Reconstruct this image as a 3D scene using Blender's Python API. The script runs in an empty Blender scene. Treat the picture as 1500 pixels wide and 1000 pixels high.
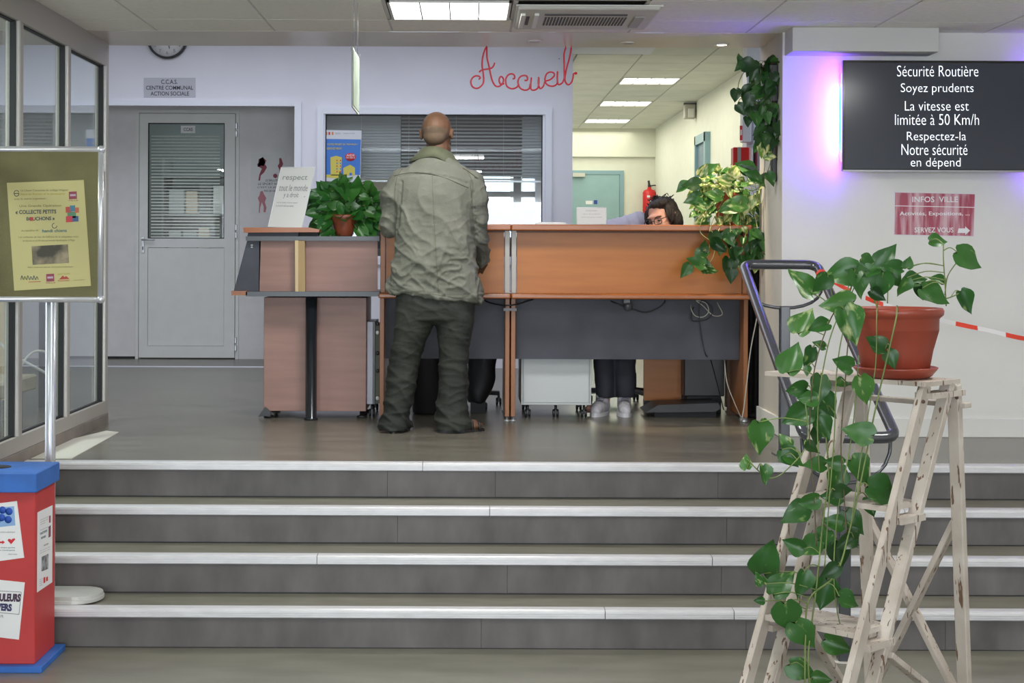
import bpy, bmesh, math, random
from mathutils import Vector, Matrix, noise
R = math.radians
F = 2300.0; VX = 685.0; VY = 372.0; EYE = 0.95; RS = 0.004
C = bpy.context.scene.collection
SC = bpy.context.scene

# ------------------------------------------------------------------ camera, world, lights, exposure
cam = bpy.data.cameras.new('camera'); camo = bpy.data.objects.new('camera', cam); C.objects.link(camo)
camo.location = (0, 0, EYE)
camo.rotation_euler = (R(90), 0, 0)
camo.rotation_euler = (Matrix.Rotation(R(90), 3, 'X') @ Matrix.Rotation(RS, 3, 'Z')).to_euler()
cam.sensor_width = 36; cam.lens = F / 1500 * 36
cam.shift_x = 65 / 1500; cam.shift_y = -128 / 1500
cam.clip_end = 200
SC.camera = camo
SC.view_settings.view_transform = 'Standard'; SC.view_settings.look = 'None'
SC.view_settings.gamma = 1; SC.view_settings.use_curve_mapping = False
SC.view_settings.exposure = 0.45
w = bpy.data.worlds.new('sky'); SC.world = w; w.use_nodes = True
bg = w.node_tree.nodes['Background']; bg.inputs[0].default_value = (0.80, 0.90, 1.0, 1); bg.inputs[1].default_value = 3.0

def area(name, loc, rot, sx, sy, power, col=(1, 1, 1), spread=None):
    l = bpy.data.lights.new(name, 'AREA'); l.shape = 'RECTANGLE'; l.size = sx; l.size_y = sy
    l.energy = power; l.color = col
    if spread: l.spread = spread
    o = bpy.data.objects.new(name, l); C.objects.link(o); o.location = loc; o.rotation_euler = rot
    return o
# daylight coming through the glazed front behind the camera
area('daylight_front', (0, -8.9, 1.0), (R(90), 0, 0), 9.0, 2.6, 420, (0.86, 0.93, 1.0))
# unseen area lamp below the closed hall ceiling, over the counter
area('hall_fill_light', (-1.0, 10.9, 2.96), (0, 0, 0), 5.0, 2.6, 62, (0.83, 0.88, 1.0))
area('corridor_fill_light', (1.7, 18.0, 2.68), (0, 0, 0), 1.2, 8.0, 60, (1.0, 0.97, 0.82))  # unseen fill lamp along the corridor ceiling, brightens walls and tiles
CEIL = (0.98, 0.98, 0.95)
for i, (lx, ly, e) in enumerate([(-0.09, 7.5, 24), (-0.09, 4.4, 26), (2.4, 5.3, 24), (-3.0, 4.4, 18), (-0.09, 1.4, 22), (2.4, 1.4, 22)]):
    area('ceiling_panel_light', (lx, ly, 2.095), (0, 0, 0), 0.56, 0.5, e, CEIL)

# ------------------------------------------------------------------ projection helpers (measurements of the photo)
def P(px, py, Y):
    x = px - VX; y = py - VY
    u = x + RS * y; v = y - RS * x
    return Vector((u / F * Y, Y, EYE - v / F * Y))
def PX(px, Y): return (px - VX) / F * Y

# ------------------------------------------------------------------ materials
MATS = {}
def mat(name, col, rough=0.6, metal=0.0, nvar=0.0, nscale=8.0, bump=0.0, bscale=60.0, spec=0.5, emit=None, estr=0.0,
        stretch=None, col2=None, coat=0.0, ramp=(0.35, 0.65), detail=4.0):
    if name in MATS: return MATS[name]
    m = bpy.data.materials.new(name); m.use_nodes = True; nt = m.node_tree; N = nt.nodes; L = nt.links
    b = N['Principled BSDF']
    b.inputs['Base Color'].default_value = (*col, 1); b.inputs['Roughness'].default_value = rough
    b.inputs['Metallic'].default_value = metal; b.inputs['Specular IOR Level'].default_value = spec
    if coat: b.inputs['Coat Weight'].default_value = coat; b.inputs['Coat Roughness'].default_value = 0.15
    if emit: b.inputs['Emission Color'].default_value = (*emit, 1); b.inputs['Emission Strength'].default_value = estr
    if nvar or col2 or bump:
        tc = N.new('ShaderNodeTexCoord'); mp = N.new('ShaderNodeMapping'); L.new(tc.outputs['Object'], mp.inputs[0])
        if stretch: mp.inputs['Scale'].default_value = stretch
    if nvar or col2:
        nz = N.new('ShaderNodeTexNoise'); nz.inputs['Scale'].default_value = nscale; nz.inputs['Detail'].default_value = detail
        L.new(mp.outputs[0], nz.inputs['Vector'])
        rp = N.new('ShaderNodeValToRGB'); rp.color_ramp.elements[0].position = ramp[0]; rp.color_ramp.elements[1].position = ramp[1]
        c2 = col2 if col2 else tuple(min(1, c * (1 + nvar)) for c in col)
        c1 = col if col2 else tuple(c * (1 - nvar) for c in col)
        rp.color_ramp.elements[0].color = (*c1, 1); rp.color_ramp.elements[1].color = (*c2, 1)
        L.new(nz.outputs['Fac'], rp.inputs[0]); L.new(rp.outputs[0], b.inputs['Base Color'])
    if bump:
        n2 = N.new('ShaderNodeTexNoise'); n2.inputs['Scale'].default_value = bscale; n2.inputs['Detail'].default_value = 5
        L.new(mp.outputs[0], n2.inputs['Vector'])
        bp = N.new('ShaderNodeBump'); bp.inputs['Strength'].default_value = bump; bp.inputs['Distance'].default_value = 0.01
        L.new(n2.outputs['Fac'], bp.inputs['Height']); L.new(bp.outputs[0], b.inputs['Normal'])
    MATS[name] = m; return m

def glass_mat(name, tint=(0.93, 0.97, 0.96), refl=1.0, ior=1.5, rough=0.0):
    m = bpy.data.materials.new(name); m.use_nodes = True; nt = m.node_tree; N = nt.nodes; L = nt.links
    N.remove(N['Principled BSDF'])
    t = N.new('ShaderNodeBsdfTransparent'); t.inputs[0].default_value = (*tint, 1)
    g = N.new('ShaderNodeBsdfGlossy'); g.inputs['Roughness'].default_value = rough; g.inputs['Color'].default_value = (refl, refl, refl, 1)
    fr = N.new('ShaderNodeFresnel'); ge = N.new('ShaderNodeNewGeometry'); mr = N.new('ShaderNodeMapRange'); mr.inputs[3].default_value = ior; mr.inputs[4].default_value = 1 / ior
    L.new(ge.outputs['Backfacing'], mr.inputs[0]); L.new(mr.outputs[0], fr.inputs[0])
    mx = N.new('ShaderNodeMixShader'); L.new(fr.outputs[0], mx.inputs[0]); L.new(t.outputs[0], mx.inputs[1]); L.new(g.outputs[0], mx.inputs[2])
    L.new(mx.outputs[0], N['Material Output'].inputs[0]); MATS[name] = m; return m

def leaf_mat(name, g1, g2, cream, amount, rough=0.35):
    m = bpy.data.materials.new(name); m.use_nodes = True; nt = m.node_tree; N = nt.nodes; L = nt.links
    b = N['Principled BSDF']; b.inputs['Roughness'].default_value = rough
    tc = N.new('ShaderNodeTexCoord'); oi = N.new('ShaderNodeObjectInfo')
    ad = N.new('ShaderNodeVectorMath'); ad.operation = 'ADD'; L.new(tc.outputs['Object'], ad.inputs[0])
    sc = N.new('ShaderNodeMath'); sc.operation = 'MULTIPLY'; sc.inputs[1].default_value = 37.0; L.new(oi.outputs['Random'], sc.inputs[0])
    L.new(sc.outputs[0], ad.inputs[1])
    mp = N.new('ShaderNodeMapping'); mp.inputs['Scale'].default_value = (3.6, 1.3, 1); L.new(ad.outputs[0], mp.inputs[0])
    nz = N.new('ShaderNodeTexNoise'); nz.inputs['Scale'].default_value = 1.6; nz.inputs['Detail'].default_value = 3; L.new(mp.outputs[0], nz.inputs['Vector'])
    rp = N.new('ShaderNodeValToRGB'); p = 1 - amount
    rp.color_ramp.elements[0].position = p - 0.06; rp.color_ramp.elements[1].position = p + 0.10
    rp.color_ramp.elements[0].color = (0, 0, 0, 1); rp.color_ramp.elements[1].color = (1, 1, 1, 1); L.new(nz.outputs['Fac'], rp.inputs[0])
    mg = N.new('ShaderNodeMix'); mg.data_type = 'RGBA'; mg.inputs[6].default_value = (*g1, 1); mg.inputs[7].default_value = (*g2, 1)
    L.new(oi.outputs['Random'], mg.inputs[0])
    mc = N.new('ShaderNodeMix'); mc.data_type = 'RGBA'; L.new(rp.outputs[0], mc.inputs[0]); L.new(mg.outputs[2], mc.inputs[6]); mc.inputs[7].default_value = (*cream, 1)
    L.new(mc.outputs[2], b.inputs['Base Color'])
    tr = N.new('ShaderNodeBsdfTranslucent'); L.new(mc.outputs[2], tr.inputs[0])
    mx = N.new('ShaderNodeMixShader'); mx.inputs[0].default_value = 0.25
    L.new(b.outputs[0], mx.inputs[1]); L.new(tr.outputs[0], mx.inputs[2]); L.new(mx.outputs[0], N['Material Output'].inputs[0])
    MATS[name] = m; return m

WALL = mat('wall_lilac_white', (0.77, 0.765, 0.83), 0.8, nvar=0.02, nscale=3)
WALLR = mat('wall_warm_white', (0.74, 0.725, 0.69), 0.8, nvar=0.015, nscale=3)
PILL = mat('pillar_paint', (0.60, 0.56, 0.50), 0.7, nvar=0.05, nscale=4)
CREAM = mat('corridor_cream', (0.72, 0.735, 0.62), 0.7, nvar=0.02)
GREYW = mat('alcove_grey', (0.78, 0.765, 0.77), 0.7, nvar=0.03)
DOORG = mat('door_grey', (0.80, 0.80, 0.78), 0.5, nvar=0.02)
TRIMW = mat('white_trim', (0.78, 0.79, 0.87), 0.45)
SOFF = mat('glossy_soffit', (0.66, 0.58, 0.52), 0.28, nvar=0.04, nscale=2, spec=0.6)
TILE = mat('ceiling_tile', (0.86, 0.84, 0.78), 0.85, nvar=0.03, nscale=30, bump=0.15, bscale=120)
TILEC = mat('corridor_tile', (0.72, 0.73, 0.64), 0.85, nvar=0.05, nscale=3)
GRID = mat('ceiling_grid', (0.25, 0.24, 0.23), 0.5)
GRIDL = mat('ceiling_grid_light', (0.62, 0.6, 0.58), 0.5)
FLOORU = mat('upper_vinyl', (0.128, 0.117, 0.092), 0.27, col2=(0.178, 0.164, 0.131), nscale=2.2, stretch=(1, 3.5, 1), spec=0.5, bump=0.02, bscale=25)
FLOORL = mat('lower_vinyl', (0.150, 0.143, 0.110), 0.30, col2=(0.205, 0.195, 0.155), nscale=2.0, stretch=(1, 3, 1), spec=0.5)
TREAD = mat('tread_vinyl', (0.160, 0.150, 0.115), 0.35, col2=(0.205, 0.193, 0.155), nscale=5, stretch=(1, 4, 1))
def riser_mat():
    m = mat('riser_vinyl', (0.080, 0.072, 0.070), 0.5, col2=(0.150, 0.136, 0.133), nscale=3.2, stretch=(2.2, 1, 1.0), ramp=(0.30, 0.72), detail=8)
    return m
RISER = riser_mat()
NOSE = mat('nosing_aluminium', (0.62, 0.61, 0.62), 0.40, metal=0.25, nvar=0.05, nscale=40, stretch=(0.3, 1, 1))
ALU = mat('aluminium', (0.66, 0.67, 0.70), 0.35, metal=0.6)
ALUF = mat('partition_frame', (0.42, 0.395, 0.36), 0.45, metal=0.2)
ALUL = mat('partition_frame_light', (0.62, 0.60, 0.57), 0.4, metal=0.3)
BLK = mat('black_rubber', (0.012, 0.012, 0.014), 0.6)
BLKP = mat('black_plastic', (0.02, 0.02, 0.023), 0.35)
DK = mat('dark_void', (0.015, 0.015, 0.016), 0.9)
GLASS = glass_mat('clear_glass')
GLASSW = glass_mat('window_glass', (0.93, 0.95, 0.95), ior=1.6)
def wood(name, c1, c2, rough=0.35, sx=1.0, sz=9.0):
    return mat(name, c1, rough, col2=c2, nscale=2.5, stretch=(sx, 2, sz), ramp=(0.3, 0.7), detail=7)
WOODP = wood('beech_panel', (0.40, 0.122, 0.008), (0.48, 0.158, 0.015), 0.4)
WOODT = wood('beech_edge', (0.29, 0.085, 0.018), (0.37, 0.115, 0.028), 0.3)
WOODS = wood('beech_upright', (0.29, 0.105, 0.032), (0.36, 0.135, 0.045), 0.4, 9, 1)
WOODK = wood('pink_beech', (0.27, 0.145, 0.115), (0.34, 0.185, 0.150), 0.45)
WOODL = wood('pale_post', (0.34, 0.22, 0.09), (0.42, 0.29, 0.13), 0.5, 9, 1)
GREYD = mat('anthracite_board', (0.056, 0.058, 0.078), 0.55, nvar=0.25, nscale=4, detail=8)
GREYE = mat('anthracite_edge', (0.10, 0.11, 0.125), 0.4)
PEDW = mat('pedestal_white', (0.56, 0.59, 0.60), 0.45)
RAIL = mat('rail_dark_grey', (0.045, 0.048, 0.058), 0.22, spec=0.7, coat=0.4)
TERRA = mat('terracotta_plastic', (0.30, 0.055, 0.030), 0.38, nvar=0.06)
SOIL = mat('soil', (0.03, 0.018, 0.01), 0.95, bump=0.6)
STEM = mat('vine_stem', (0.15, 0.21, 0.055), 0.5, nvar=0.2)
STEMY = mat('vine_stem_pale', (0.42, 0.42, 0.15), 0.5, nvar=0.2)
STEMB = mat('vine_stem_brown', (0.09, 0.065, 0.03), 0.6)
PAPER = mat('paper_white', (0.80, 0.80, 0.80), 0.7)
INK = mat('ink_dark', (0.05, 0.05, 0.06), 0.7)
INKG = mat('ink_grey', (0.28, 0.28, 0.30), 0.7)
REDP = mat('red_plastic', (0.60, 0.02, 0.02), 0.35)

# ------------------------------------------------------------------ geometry helpers
class MB:
    def __init__(s): s.bm = bmesh.new()
    def box(s, c, size, rot=None, bev=0.0, seg=1):
        r = bmesh.ops.create_cube(s.bm, size=1.0); vs = r['verts']
        M = Matrix.Translation(Vector(c)) @ (rot.to_4x4() if rot else Matrix.Identity(4)) @ Matrix.Diagonal((*size, 1))
        bmesh.ops.transform(s.bm, matrix=M, verts=vs)
        if bev:
            es = list({e for v in vs for e in v.link_edges})
            bmesh.ops.bevel(s.bm, geom=es, offset=bev, segments=seg, affect='EDGES', profile=0.5)
        return s
    def bb(s, x0, x1, y0, y1, z0, z1, bev=0.0, seg=1):
        return s.box(((x0 + x1) / 2, (y0 + y1) / 2, (z0 + z1) / 2), (abs(x1 - x0), abs(y1 - y0), abs(z1 - z0)), None, bev, seg)
    def beam(s, a, b, wx, wy, ref=(0, 1, 0), bev=0.0):
        a = Vector(a); b = Vector(b); z = (b - a).normalized(); ref = Vector(ref)
        x = ref.cross(z).normalized(); y = z.cross(x)
        M = Matrix((x, y, z)).transposed()
        return s.box((a + b) / 2, (wx, wy, (b - a).length), M, bev)
    def tube(s, pts, r, n=8, closed=False, cap=True):
        pts = [Vector(p) for p in pts]; m = len(pts); rs = r if isinstance(r, (list, tuple)) else [r] * m
        rings = []; up = None
        for i, p in enumerate(pts):
            if closed: t = (pts[(i + 1) % m] - pts[i - 1])
            else: t = pts[min(i + 1, m - 1)] - pts[max(i - 1, 0)]
            if t.length < 1e-9: t = Vector((0, 0, 1))
            t.normalize()
            if up is None:
                up = Vector((0, 0, 1)) if abs(t.z) < 0.9 else Vector((1, 0, 0))
            x = up - t * up.dot(t)
            if x.length < 1e-6: x = t.orthogonal()
            x.normalize(); up = x; y = t.cross(x)
            rings.append([s.bm.verts.new(p + (x * math.cos(2 * math.pi * k / n) + y * math.sin(2 * math.pi * k / n)) * rs[i]) for k in range(n)])
        rng = range(m) if closed else range(m - 1)
        for i in rng:
            a, b = rings[i], rings[(i + 1) % m]
            for k in range(n):
                f = s.bm.faces.new((a[k], a[(k + 1) % n], b[(k + 1) % n], b[k])); f.smooth = True
        if cap and not closed:
            s.bm.faces.new(list(reversed(rings[0]))); s.bm.faces.new(rings[-1])
        return s
    def lathe(s, prof, c=(0, 0, 0), n=32, axis='Z', M=None, smooth=True, rib=None, caps=True):
        rings = []; c = Vector(c)
        for j, (r, z) in enumerate(prof):
            ring = []
            for k in range(n):
                a = 2 * math.pi * k / n; rr = r
                if rib and rib[0] <= j <= rib[1] and k % 2: rr = r - rib[2]
                v = Vector((rr * math.cos(a), rr * math.sin(a), z))
                if axis == 'Y': v = Vector((v.x, v.z, v.y))
                if M: v = M @ v
                ring.append(s.bm.verts.new(v + c))
            rings.append(ring)
        for i in range(len(rings) - 1):
            a, b = rings[i], rings[i + 1]
            for k in range(n):
                f = s.bm.faces.new((a[k], a[(k + 1) % n], b[(k + 1) % n], b[k])); f.smooth = smooth
        if caps: s.bm.faces.new(list(reversed(rings[0]))); s.bm.faces.new(rings[-1])
        return s
    def prism(s, poly, vec):
        vec = Vector(vec); a = [s.bm.verts.new(Vector(p)) for p in poly]; b = [s.bm.verts.new(Vector(p) + vec) for p in poly]
        s.bm.faces.new(a); s.bm.faces.new(list(reversed(b))); n = len(a)
        for i in range(n): s.bm.faces.new((a[i], b[i], b[(i + 1) % n], a[(i + 1) % n]))
        return s
    def ell(s, c, r, M=None, u=16, v=10):
        rr = bmesh.ops.create_uvsphere(s.bm, u_segments=u, v_segments=v, radius=1.0)
        T = Matrix.Translation(Vector(c)) @ (M.to_4x4() if M else Matrix.Identity(4)) @ Matrix.Diagonal((*r, 1))
        bmesh.ops.transform(s.bm, matrix=T, verts=rr['verts'])
        for vv in rr['verts']:
            for f in vv.link_faces: f.smooth = True
        return s
    def cap(s, a, b, r0, r1, n=12):
        a = Vector(a); b = Vector(b)
        s.ell(a, (r0,) * 3, u=n, v=8); s.ell(b, (r1,) * 3, u=n, v=8); s.tube([a, b], [r0, r1], n)
        return s

def wloc(o):
    v = Vector((0, 0, 0))
    while o: v += o.location; o = o.parent
    return v
def link(name, me, m, parent=None, loc=None):
    o = bpy.data.objects.new(name, me)
    if m is not None:
        if not me.materials: me.materials.append(m)
    C.objects.link(o)
    if parent is not None: o.parent = parent
    if loc is not None: o.location = loc
    return o
def obj(name, mb, m, parent=None, origin=None):
    """mb holds world coordinates"""
    bm = mb.bm if isinstance(mb, MB) else mb
    bmesh.ops.recalc_face_normals(bm, faces=bm.faces)
    if parent is not None: off = wloc(parent); loc = None
    else:
        if origin is None:
            zs = [v.co for v in bm.verts]
            origin = Vector(((min(c.x for c in zs) + max(c.x for c in zs)) / 2, (min(c.y for c in zs) + max(c.y for c in zs)) / 2, min(c.z for c in zs)))
        off = Vector(origin); loc = off
    bmesh.ops.translate(bm, vec=-off, verts=bm.verts)
    me = bpy.data.meshes.new(name); bm.to_mesh(me); bm.free()
    return link(name, me, m, parent, loc)
def tag(o, label=None, cat=None, group=None, kind=None):
    if label: o['label'] = label
    if cat: o['category'] = cat
    if group: o['group'] = group
    if kind: o['kind'] = kind
    return o
def thing(name, label, cat, loc=(0, 0, 0), group=None, kind=None):
    o = bpy.data.objects.new(name, None); C.objects.link(o); o.location = loc; o.empty_display_size = 0.1
    return tag(o, label, cat, group, kind)
def B(name, m, parent, x0, x1, y0, y1, z0, z1, bev=0.0):
    return obj(name, MB().bb(x0, x1, y0, y1, z0, z1, bev), m, parent)
def flat(name, pts, Y, m, parent, th=0.002):
    """thin print or sheet in a plane facing the room, corners measured in the photo"""
    return obj(name, MB().prism([P(x, y, Y) for x, y in pts], (0, -th, 0)), m, parent)
def rectp(x0, y0, x1, y1): return [(x0, y0), (x1, y0), (x1, y1), (x0, y1)]

_tc = {}
def text_verts(s, bold=0.0):
    k = (s, bold)
    if k in _tc: return _tc[k]
    cu = bpy.data.curves.new('t', 'FONT'); cu.body = s; cu.size = 1; cu.resolution_u = 3; cu.offset = bold
    o = bpy.data.objects.new('t', cu); C.objects.link(o)
    dg = bpy.context.evaluated_depsgraph_get(); dg.update()
    me = bpy.data.meshes.new_from_object(o.evaluated_get(dg))
    vs = [v.co.copy() for v in me.vertices]; fs = [tuple(p.vertices) for p in me.polygons]
    bpy.data.objects.remove(o); bpy.data.curves.remove(cu); bpy.data.meshes.remove(me)
    x0 = min(v.x for v in vs); x1 = max(v.x for v in vs); y0 = min(v.y for v in vs); y1 = max(v.y for v in vs)
    out = ([((v.x - x0) / (x1 - x0), (v.y - y0) / (y1 - y0)) for v in vs], fs); _tc[k] = out; return out
def txt(name, s, O, U, V, m, parent, bold=0.0, lift=0.0008):
    O = Vector(O); U = Vector(U); V = Vector(V); n = U.cross(V).normalized() * lift
    vs, fs = text_verts(s, bold); off = wloc(parent)
    me = bpy.data.meshes.new(name); me.from_pydata([O + U * a + V * b + n - off for a, b in vs], [], fs); me.update()
    return link(name, me, m, parent)
def ptxt(name, s, x0, y0, x1, y1, Y, m, parent, bold=0.0, lift=0.0008):
    return txt(name, s, P(x0, y1, Y), P(x1, y1, Y) - P(x0, y1, Y), P(x0, y0, Y) - P(x0, y1, Y), m, parent, bold, lift)
def frame4(name, x0, x1, z0, z1, y0, y1, t, m, parent):
    mb = MB(); mb.bb(x0, x0 + t, y0, y1, z0, z1); mb.bb(x1 - t, x1, y0, y1, z0, z1)
    mb.bb(x0 + t, x1 - t, y0, y1, z1 - t, z1); mb.bb(x0 + t, x1 - t, y0, y1, z0, z0 + t)
    return obj(name, mb, m, parent)
def smoothpts(pts, k=6):
    pts = [Vector(p) for p in pts]; out = []
    for i in range(len(pts) - 1):
        p0 = pts[max(i - 1, 0)]; p1 = pts[i]; p2 = pts[i + 1]; p3 = pts[min(i + 2, len(pts) - 1)]
        for j in range(k):
            t = j / k
            out.append(0.5 * ((2 * p1) + (p2 - p0) * t + (2 * p0 - 5 * p1 + 4 * p2 - p3) * t * t + (3 * p1 - p0 - 3 * p2 + p3) * t ** 3))
    out.append(pts[-1]); return out
def dup(root, loc, label=None, group=None):
    r = root.copy(); C.objects.link(r); r.location = loc
    if label: r['label'] = label
    if group: r['group'] = group
    for ch in list(root.children):
        c = ch.copy(); C.objects.link(c); c.parent = r
        for g in ch.children:
            d = g.copy(); C.objects.link(d); d.parent = c
    return r

ZL = -0.6136; RH = 0.1534; YN = 7.12; TD = 0.2985
XL = -2.04; XR = 4.3; ZC = 2.12

# ================================================================== SETTING
def struct(o, label, cat='structure'):
    return tag(o, label, cat, kind='structure')

fl = thing('floor', 'brown grey vinyl floor of the raised reception area', 'floor', (0, 7, 0), kind='structure')
B('floor_slab', FLOORU, fl, -6, XR, YN + 0.03, 23, -0.25, 0)
ll = thing('floor_lower', 'grey brown vinyl floor at the foot of the stairs', 'floor', (0, 0, ZL), kind='structure')
B('floor_slab', FLOORL, ll, -6, XR, -9.2, YN - 3 * TD + 0.3, ZL - 0.2, ZL)

st = thing('stairs', 'four wide dark vinyl steps with pale metal nosings', 'stairs', (1, 6.6, ZL), kind='structure')
joints = [[-2.04, -0.2, 2.1, XR], [-2.04, 0.1, 1.9, XR], [-2.04, -0.62, 1.02, XR], [-2.04, 0.55, 1.06, XR]]
for k in range(4):
    yf = YN - k * TD; zt = -k * RH
    js_ = [[-3.6, -0.36, 0.13, 1.14, 2.9, XR], [-3.6, -0.3, 1.13, 2.5, XR], [-3.6, 0.17, 1.06, 2.6, XR], [-3.6, 0.06, 1.11, 1.9, XR]][k]
    for a, b in zip(js_[:-1], js_[1:]): B('riser', RISER, st, a + 0.0007, b - 0.0007, yf, yf + 0.04, zt - RH - 0.01, zt - 0.012)
    B('riser_backing', BLK, st, -3.6, XR, yf + 0.041, yf + 0.06, zt - RH - 0.01, zt - 0.012)  # unseen black strip added to stop light showing through the riser joints
    B('riser_foot_shadow', BLK, st, -3.5, XR, yf - 0.002, yf + 0.001, zt - RH - 0.002, zt - RH + 0.003)  # contact shadow at the riser foot, drawn as a thin black strip
    if k > 0: B('tread', TREAD, st, XL - 1.5, XR, yf, yf + TD, zt - 0.03, zt - 0.002)
    js = joints[k]
    for a, b in zip(js[:-1], js[1:]):
        mb = MB()
        a0 = a + 0.0015; b0 = b - 0.0015
        if a == js[0]: a0 = XL - 1.5
        # L profile: top lip with rounded bullnose and front drop
        prof = [(0.045, 0.0), (0.045, 0.004), (-0.002, 0.004), (-0.012, 0.000), (-0.014, -0.006), (-0.014, -0.030), (-0.010, -0.033), (-0.001, -0.033), (-0.001, 0.0)]
        mb.prism([(a0, yf + y, zt + z) for y, z in prof], (b0 - a0, 0, 0))
        for q in (-0.011, -0.019, -0.026):
            mb.bb(a0, b0, yf - 0.016, yf - 0.013, zt + q - 0.0012, zt + q + 0.0012)
        obj('nosing', mb, NOSE, st)

# --- ceilings
ce = thing('ceiling', 'low ceiling of grey acoustic tiles with glossy soffit strip', 'ceiling', (0, 5, ZC), kind='structure')
B('slab', TILE, ce, -6, XR, -9.2, 4.0, ZC, ZC + 0.2)
B('slab', GRID, ce, -6, XR, 4.0, 8.275, ZC + 0.02, ZC + 0.2)
gx = [-0.40 + 0.62 * i for i in range(-5, 8)]; gy = [8.275 - 0.36 - 0.62 * j for j in range(0, 7)]
gy = [8.275, 7.86, 7.24, 6.62, 6.0, 5.38, 4.76, 4.14]
tm = None
for i in range(len(gx) - 1):
    for j in range(len(gy) - 1):
        if (gx[i] < -0.3 < gx[i + 1]) and abs(gy[j] - 7.86) < .01: continue
        if (gx[i] < 0.3 < gx[i + 1]) and abs(gy[j] - 7.86) < .01: continue
        B('tile', TILE, ce, gx[i] + 0.006, gx[i + 1] - 0.006, gy[j + 1] + 0.006, gy[j] - 0.006, ZC, ZC + 0.015)
mb = MB()
for x in gx: mb.bb(x - 0.012, x + 0.012, 4.1, 8.275, ZC + 0.003, ZC + 0.012)
for y in gy: mb.bb(gx[0], gx[-1], y - 0.012, y + 0.012, ZC + 0.003, ZC + 0.012)
obj('grid_rails', mb, GRIDL, ce)
B('soffit', SOFF, ce, -6, XR, 8.275, 8.86, ZC - 0.001, 3.2)
for i, (a, b) in enumerate([(-0.42, -0.05), (0.05, .12), (0.88, 1.03), (.42, .46)]):
    B('bright_gap_strip', TRIMW, ce, a, b, 8.268, 8.28, ZC - 0.003, ZC + 0.003)

ch = thing('ceiling_hall', 'high white ceiling behind the glossy soffit', 'ceiling', (0, 11, 3.0), kind='structure')
B('slab', WALL, ch, -6, XR, 8.86, 13.1, 3.0, 3.2)
cc = thing('ceiling_corridor', 'cream tiled ceiling of the corridor behind the counter', 'ceiling', (1.7, 17, 2.72), kind='structure')
B('slab', GRID, cc, 0.80, 3.2, 12.1, 22.3, 2.738, 3.2)
B('bulkhead', TRIMW, cc, -0.2, 1.60, 13.0, 13.84, 2.715, 3.2)
B('bulkhead', WALL, cc, 1.60, 3.2, 12.05, 12.1, 2.73, 3.2)
cxs = [0.36, 0.96, 1.54, 2.14, 2.74]; cys = [12.1 + 0.6 * i for i in range(18)]
LPOS = [15.7, 17.9, 20.5]
for i in range(4):
    for j in range(17):
        y0, y1 = cys[j], cys[j + 1]
        if y1 > 22.35: y1 = 22.35
        if i == 2 and j in (6, 10, 14): continue
        if i < 2 and y1 < 13.9: continue
        x0 = max(cxs[i], 0.87); x1 = min(cxs[i + 1], 2.65)
        B('tile', TILEC, cc, x0 + 0.008, x1 - 0.008, y0 + 0.006, y1 - 0.006, 2.72, 2.735)
mb = MB()
for x in (1.54, 2.14): mb.bb(x - .012, x + .012, 12.1, 22.3, 2.724, 2.732)
obj('grid_rails', mb, mat('corridor_grid', (0.42, 0.42, 0.36), 0.6), cc)

# --- back wall of the hall with its window
YW = 13.08; sw = F / YW
wx0, wx1 = PX(473, YW), PX(797, YW); wz1 = EYE + (VY - 166) / sw; wz0 = 0.92
ox1 = PX(432, YW); oz1 = EYE + (VY - 156) / sw
wb = thing('wall_back', 'lilac white back wall with opening and interior window', 'wall', (0, YW, 0), kind='structure')
mb = MB()
xe = PX(838, YW)
mb.bb(-6, ox1, YW, YW + 0.12, oz1, 3.1); mb.bb(ox1, wx0, YW, YW + 0.12, 0, 3.1)
mb.bb(wx0, wx1, YW, YW + 0.12, wz1, 3.1); mb.bb(wx0, wx1, YW, YW + 0.12, 0, wz0); mb.bb(wx1, xe, YW, YW + 0.12, 0, 3.1)
mb.bb(xe - 0.1, xe, YW + 0.12, 22.3, 0, 3.1)
obj('wall_shell', mb, WALL, wb)
tr = thing('trim_alcove', 'bright white trim around the door recess', 'trim', (ox1, YW, 0), kind='structure')
B('trim_rail', TRIMW, tr, -4, ox1 + 0.05, YW - 0.03, YW, oz1 - 0.005, oz1 + 0.035)
B('trim_jamb', TRIMW, tr, ox1 - 0.005, ox1 + 0.05, YW - 0.03, YW + 0.1, 0, oz1 - 0.005)
wi = thing('window_1', 'wide interior window with blinds in the lilac wall', 'window', ((wx0 + wx1) / 2, YW, wz0), kind='structure')
frame4('window_frame', wx0 - 0.05, wx1 + 0.06, wz0 - 0.06, wz1 + 0.045, YW - 0.03, YW, 0.055, TRIMW, wi)
frame4('inner_frame', wx0 - 0.004, wx1 + 0.004, wz0 - 0.01, wz1 + 0.008, YW - 0.004, YW + 0.1, 0.02, TRIMW, wi)
frame4('seal', wx0 + 0.016, wx1 - 0.016, wz0 + 0.0, wz1 - 0.012, YW + 0.01, YW + 0.04, 0.008, BLK, wi)
B('pane', GLASSW, wi, wx0 + 0.02, wx1 - 0.02, YW + 0.02, YW + 0.026, wz0, wz1 - 0.015)

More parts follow.
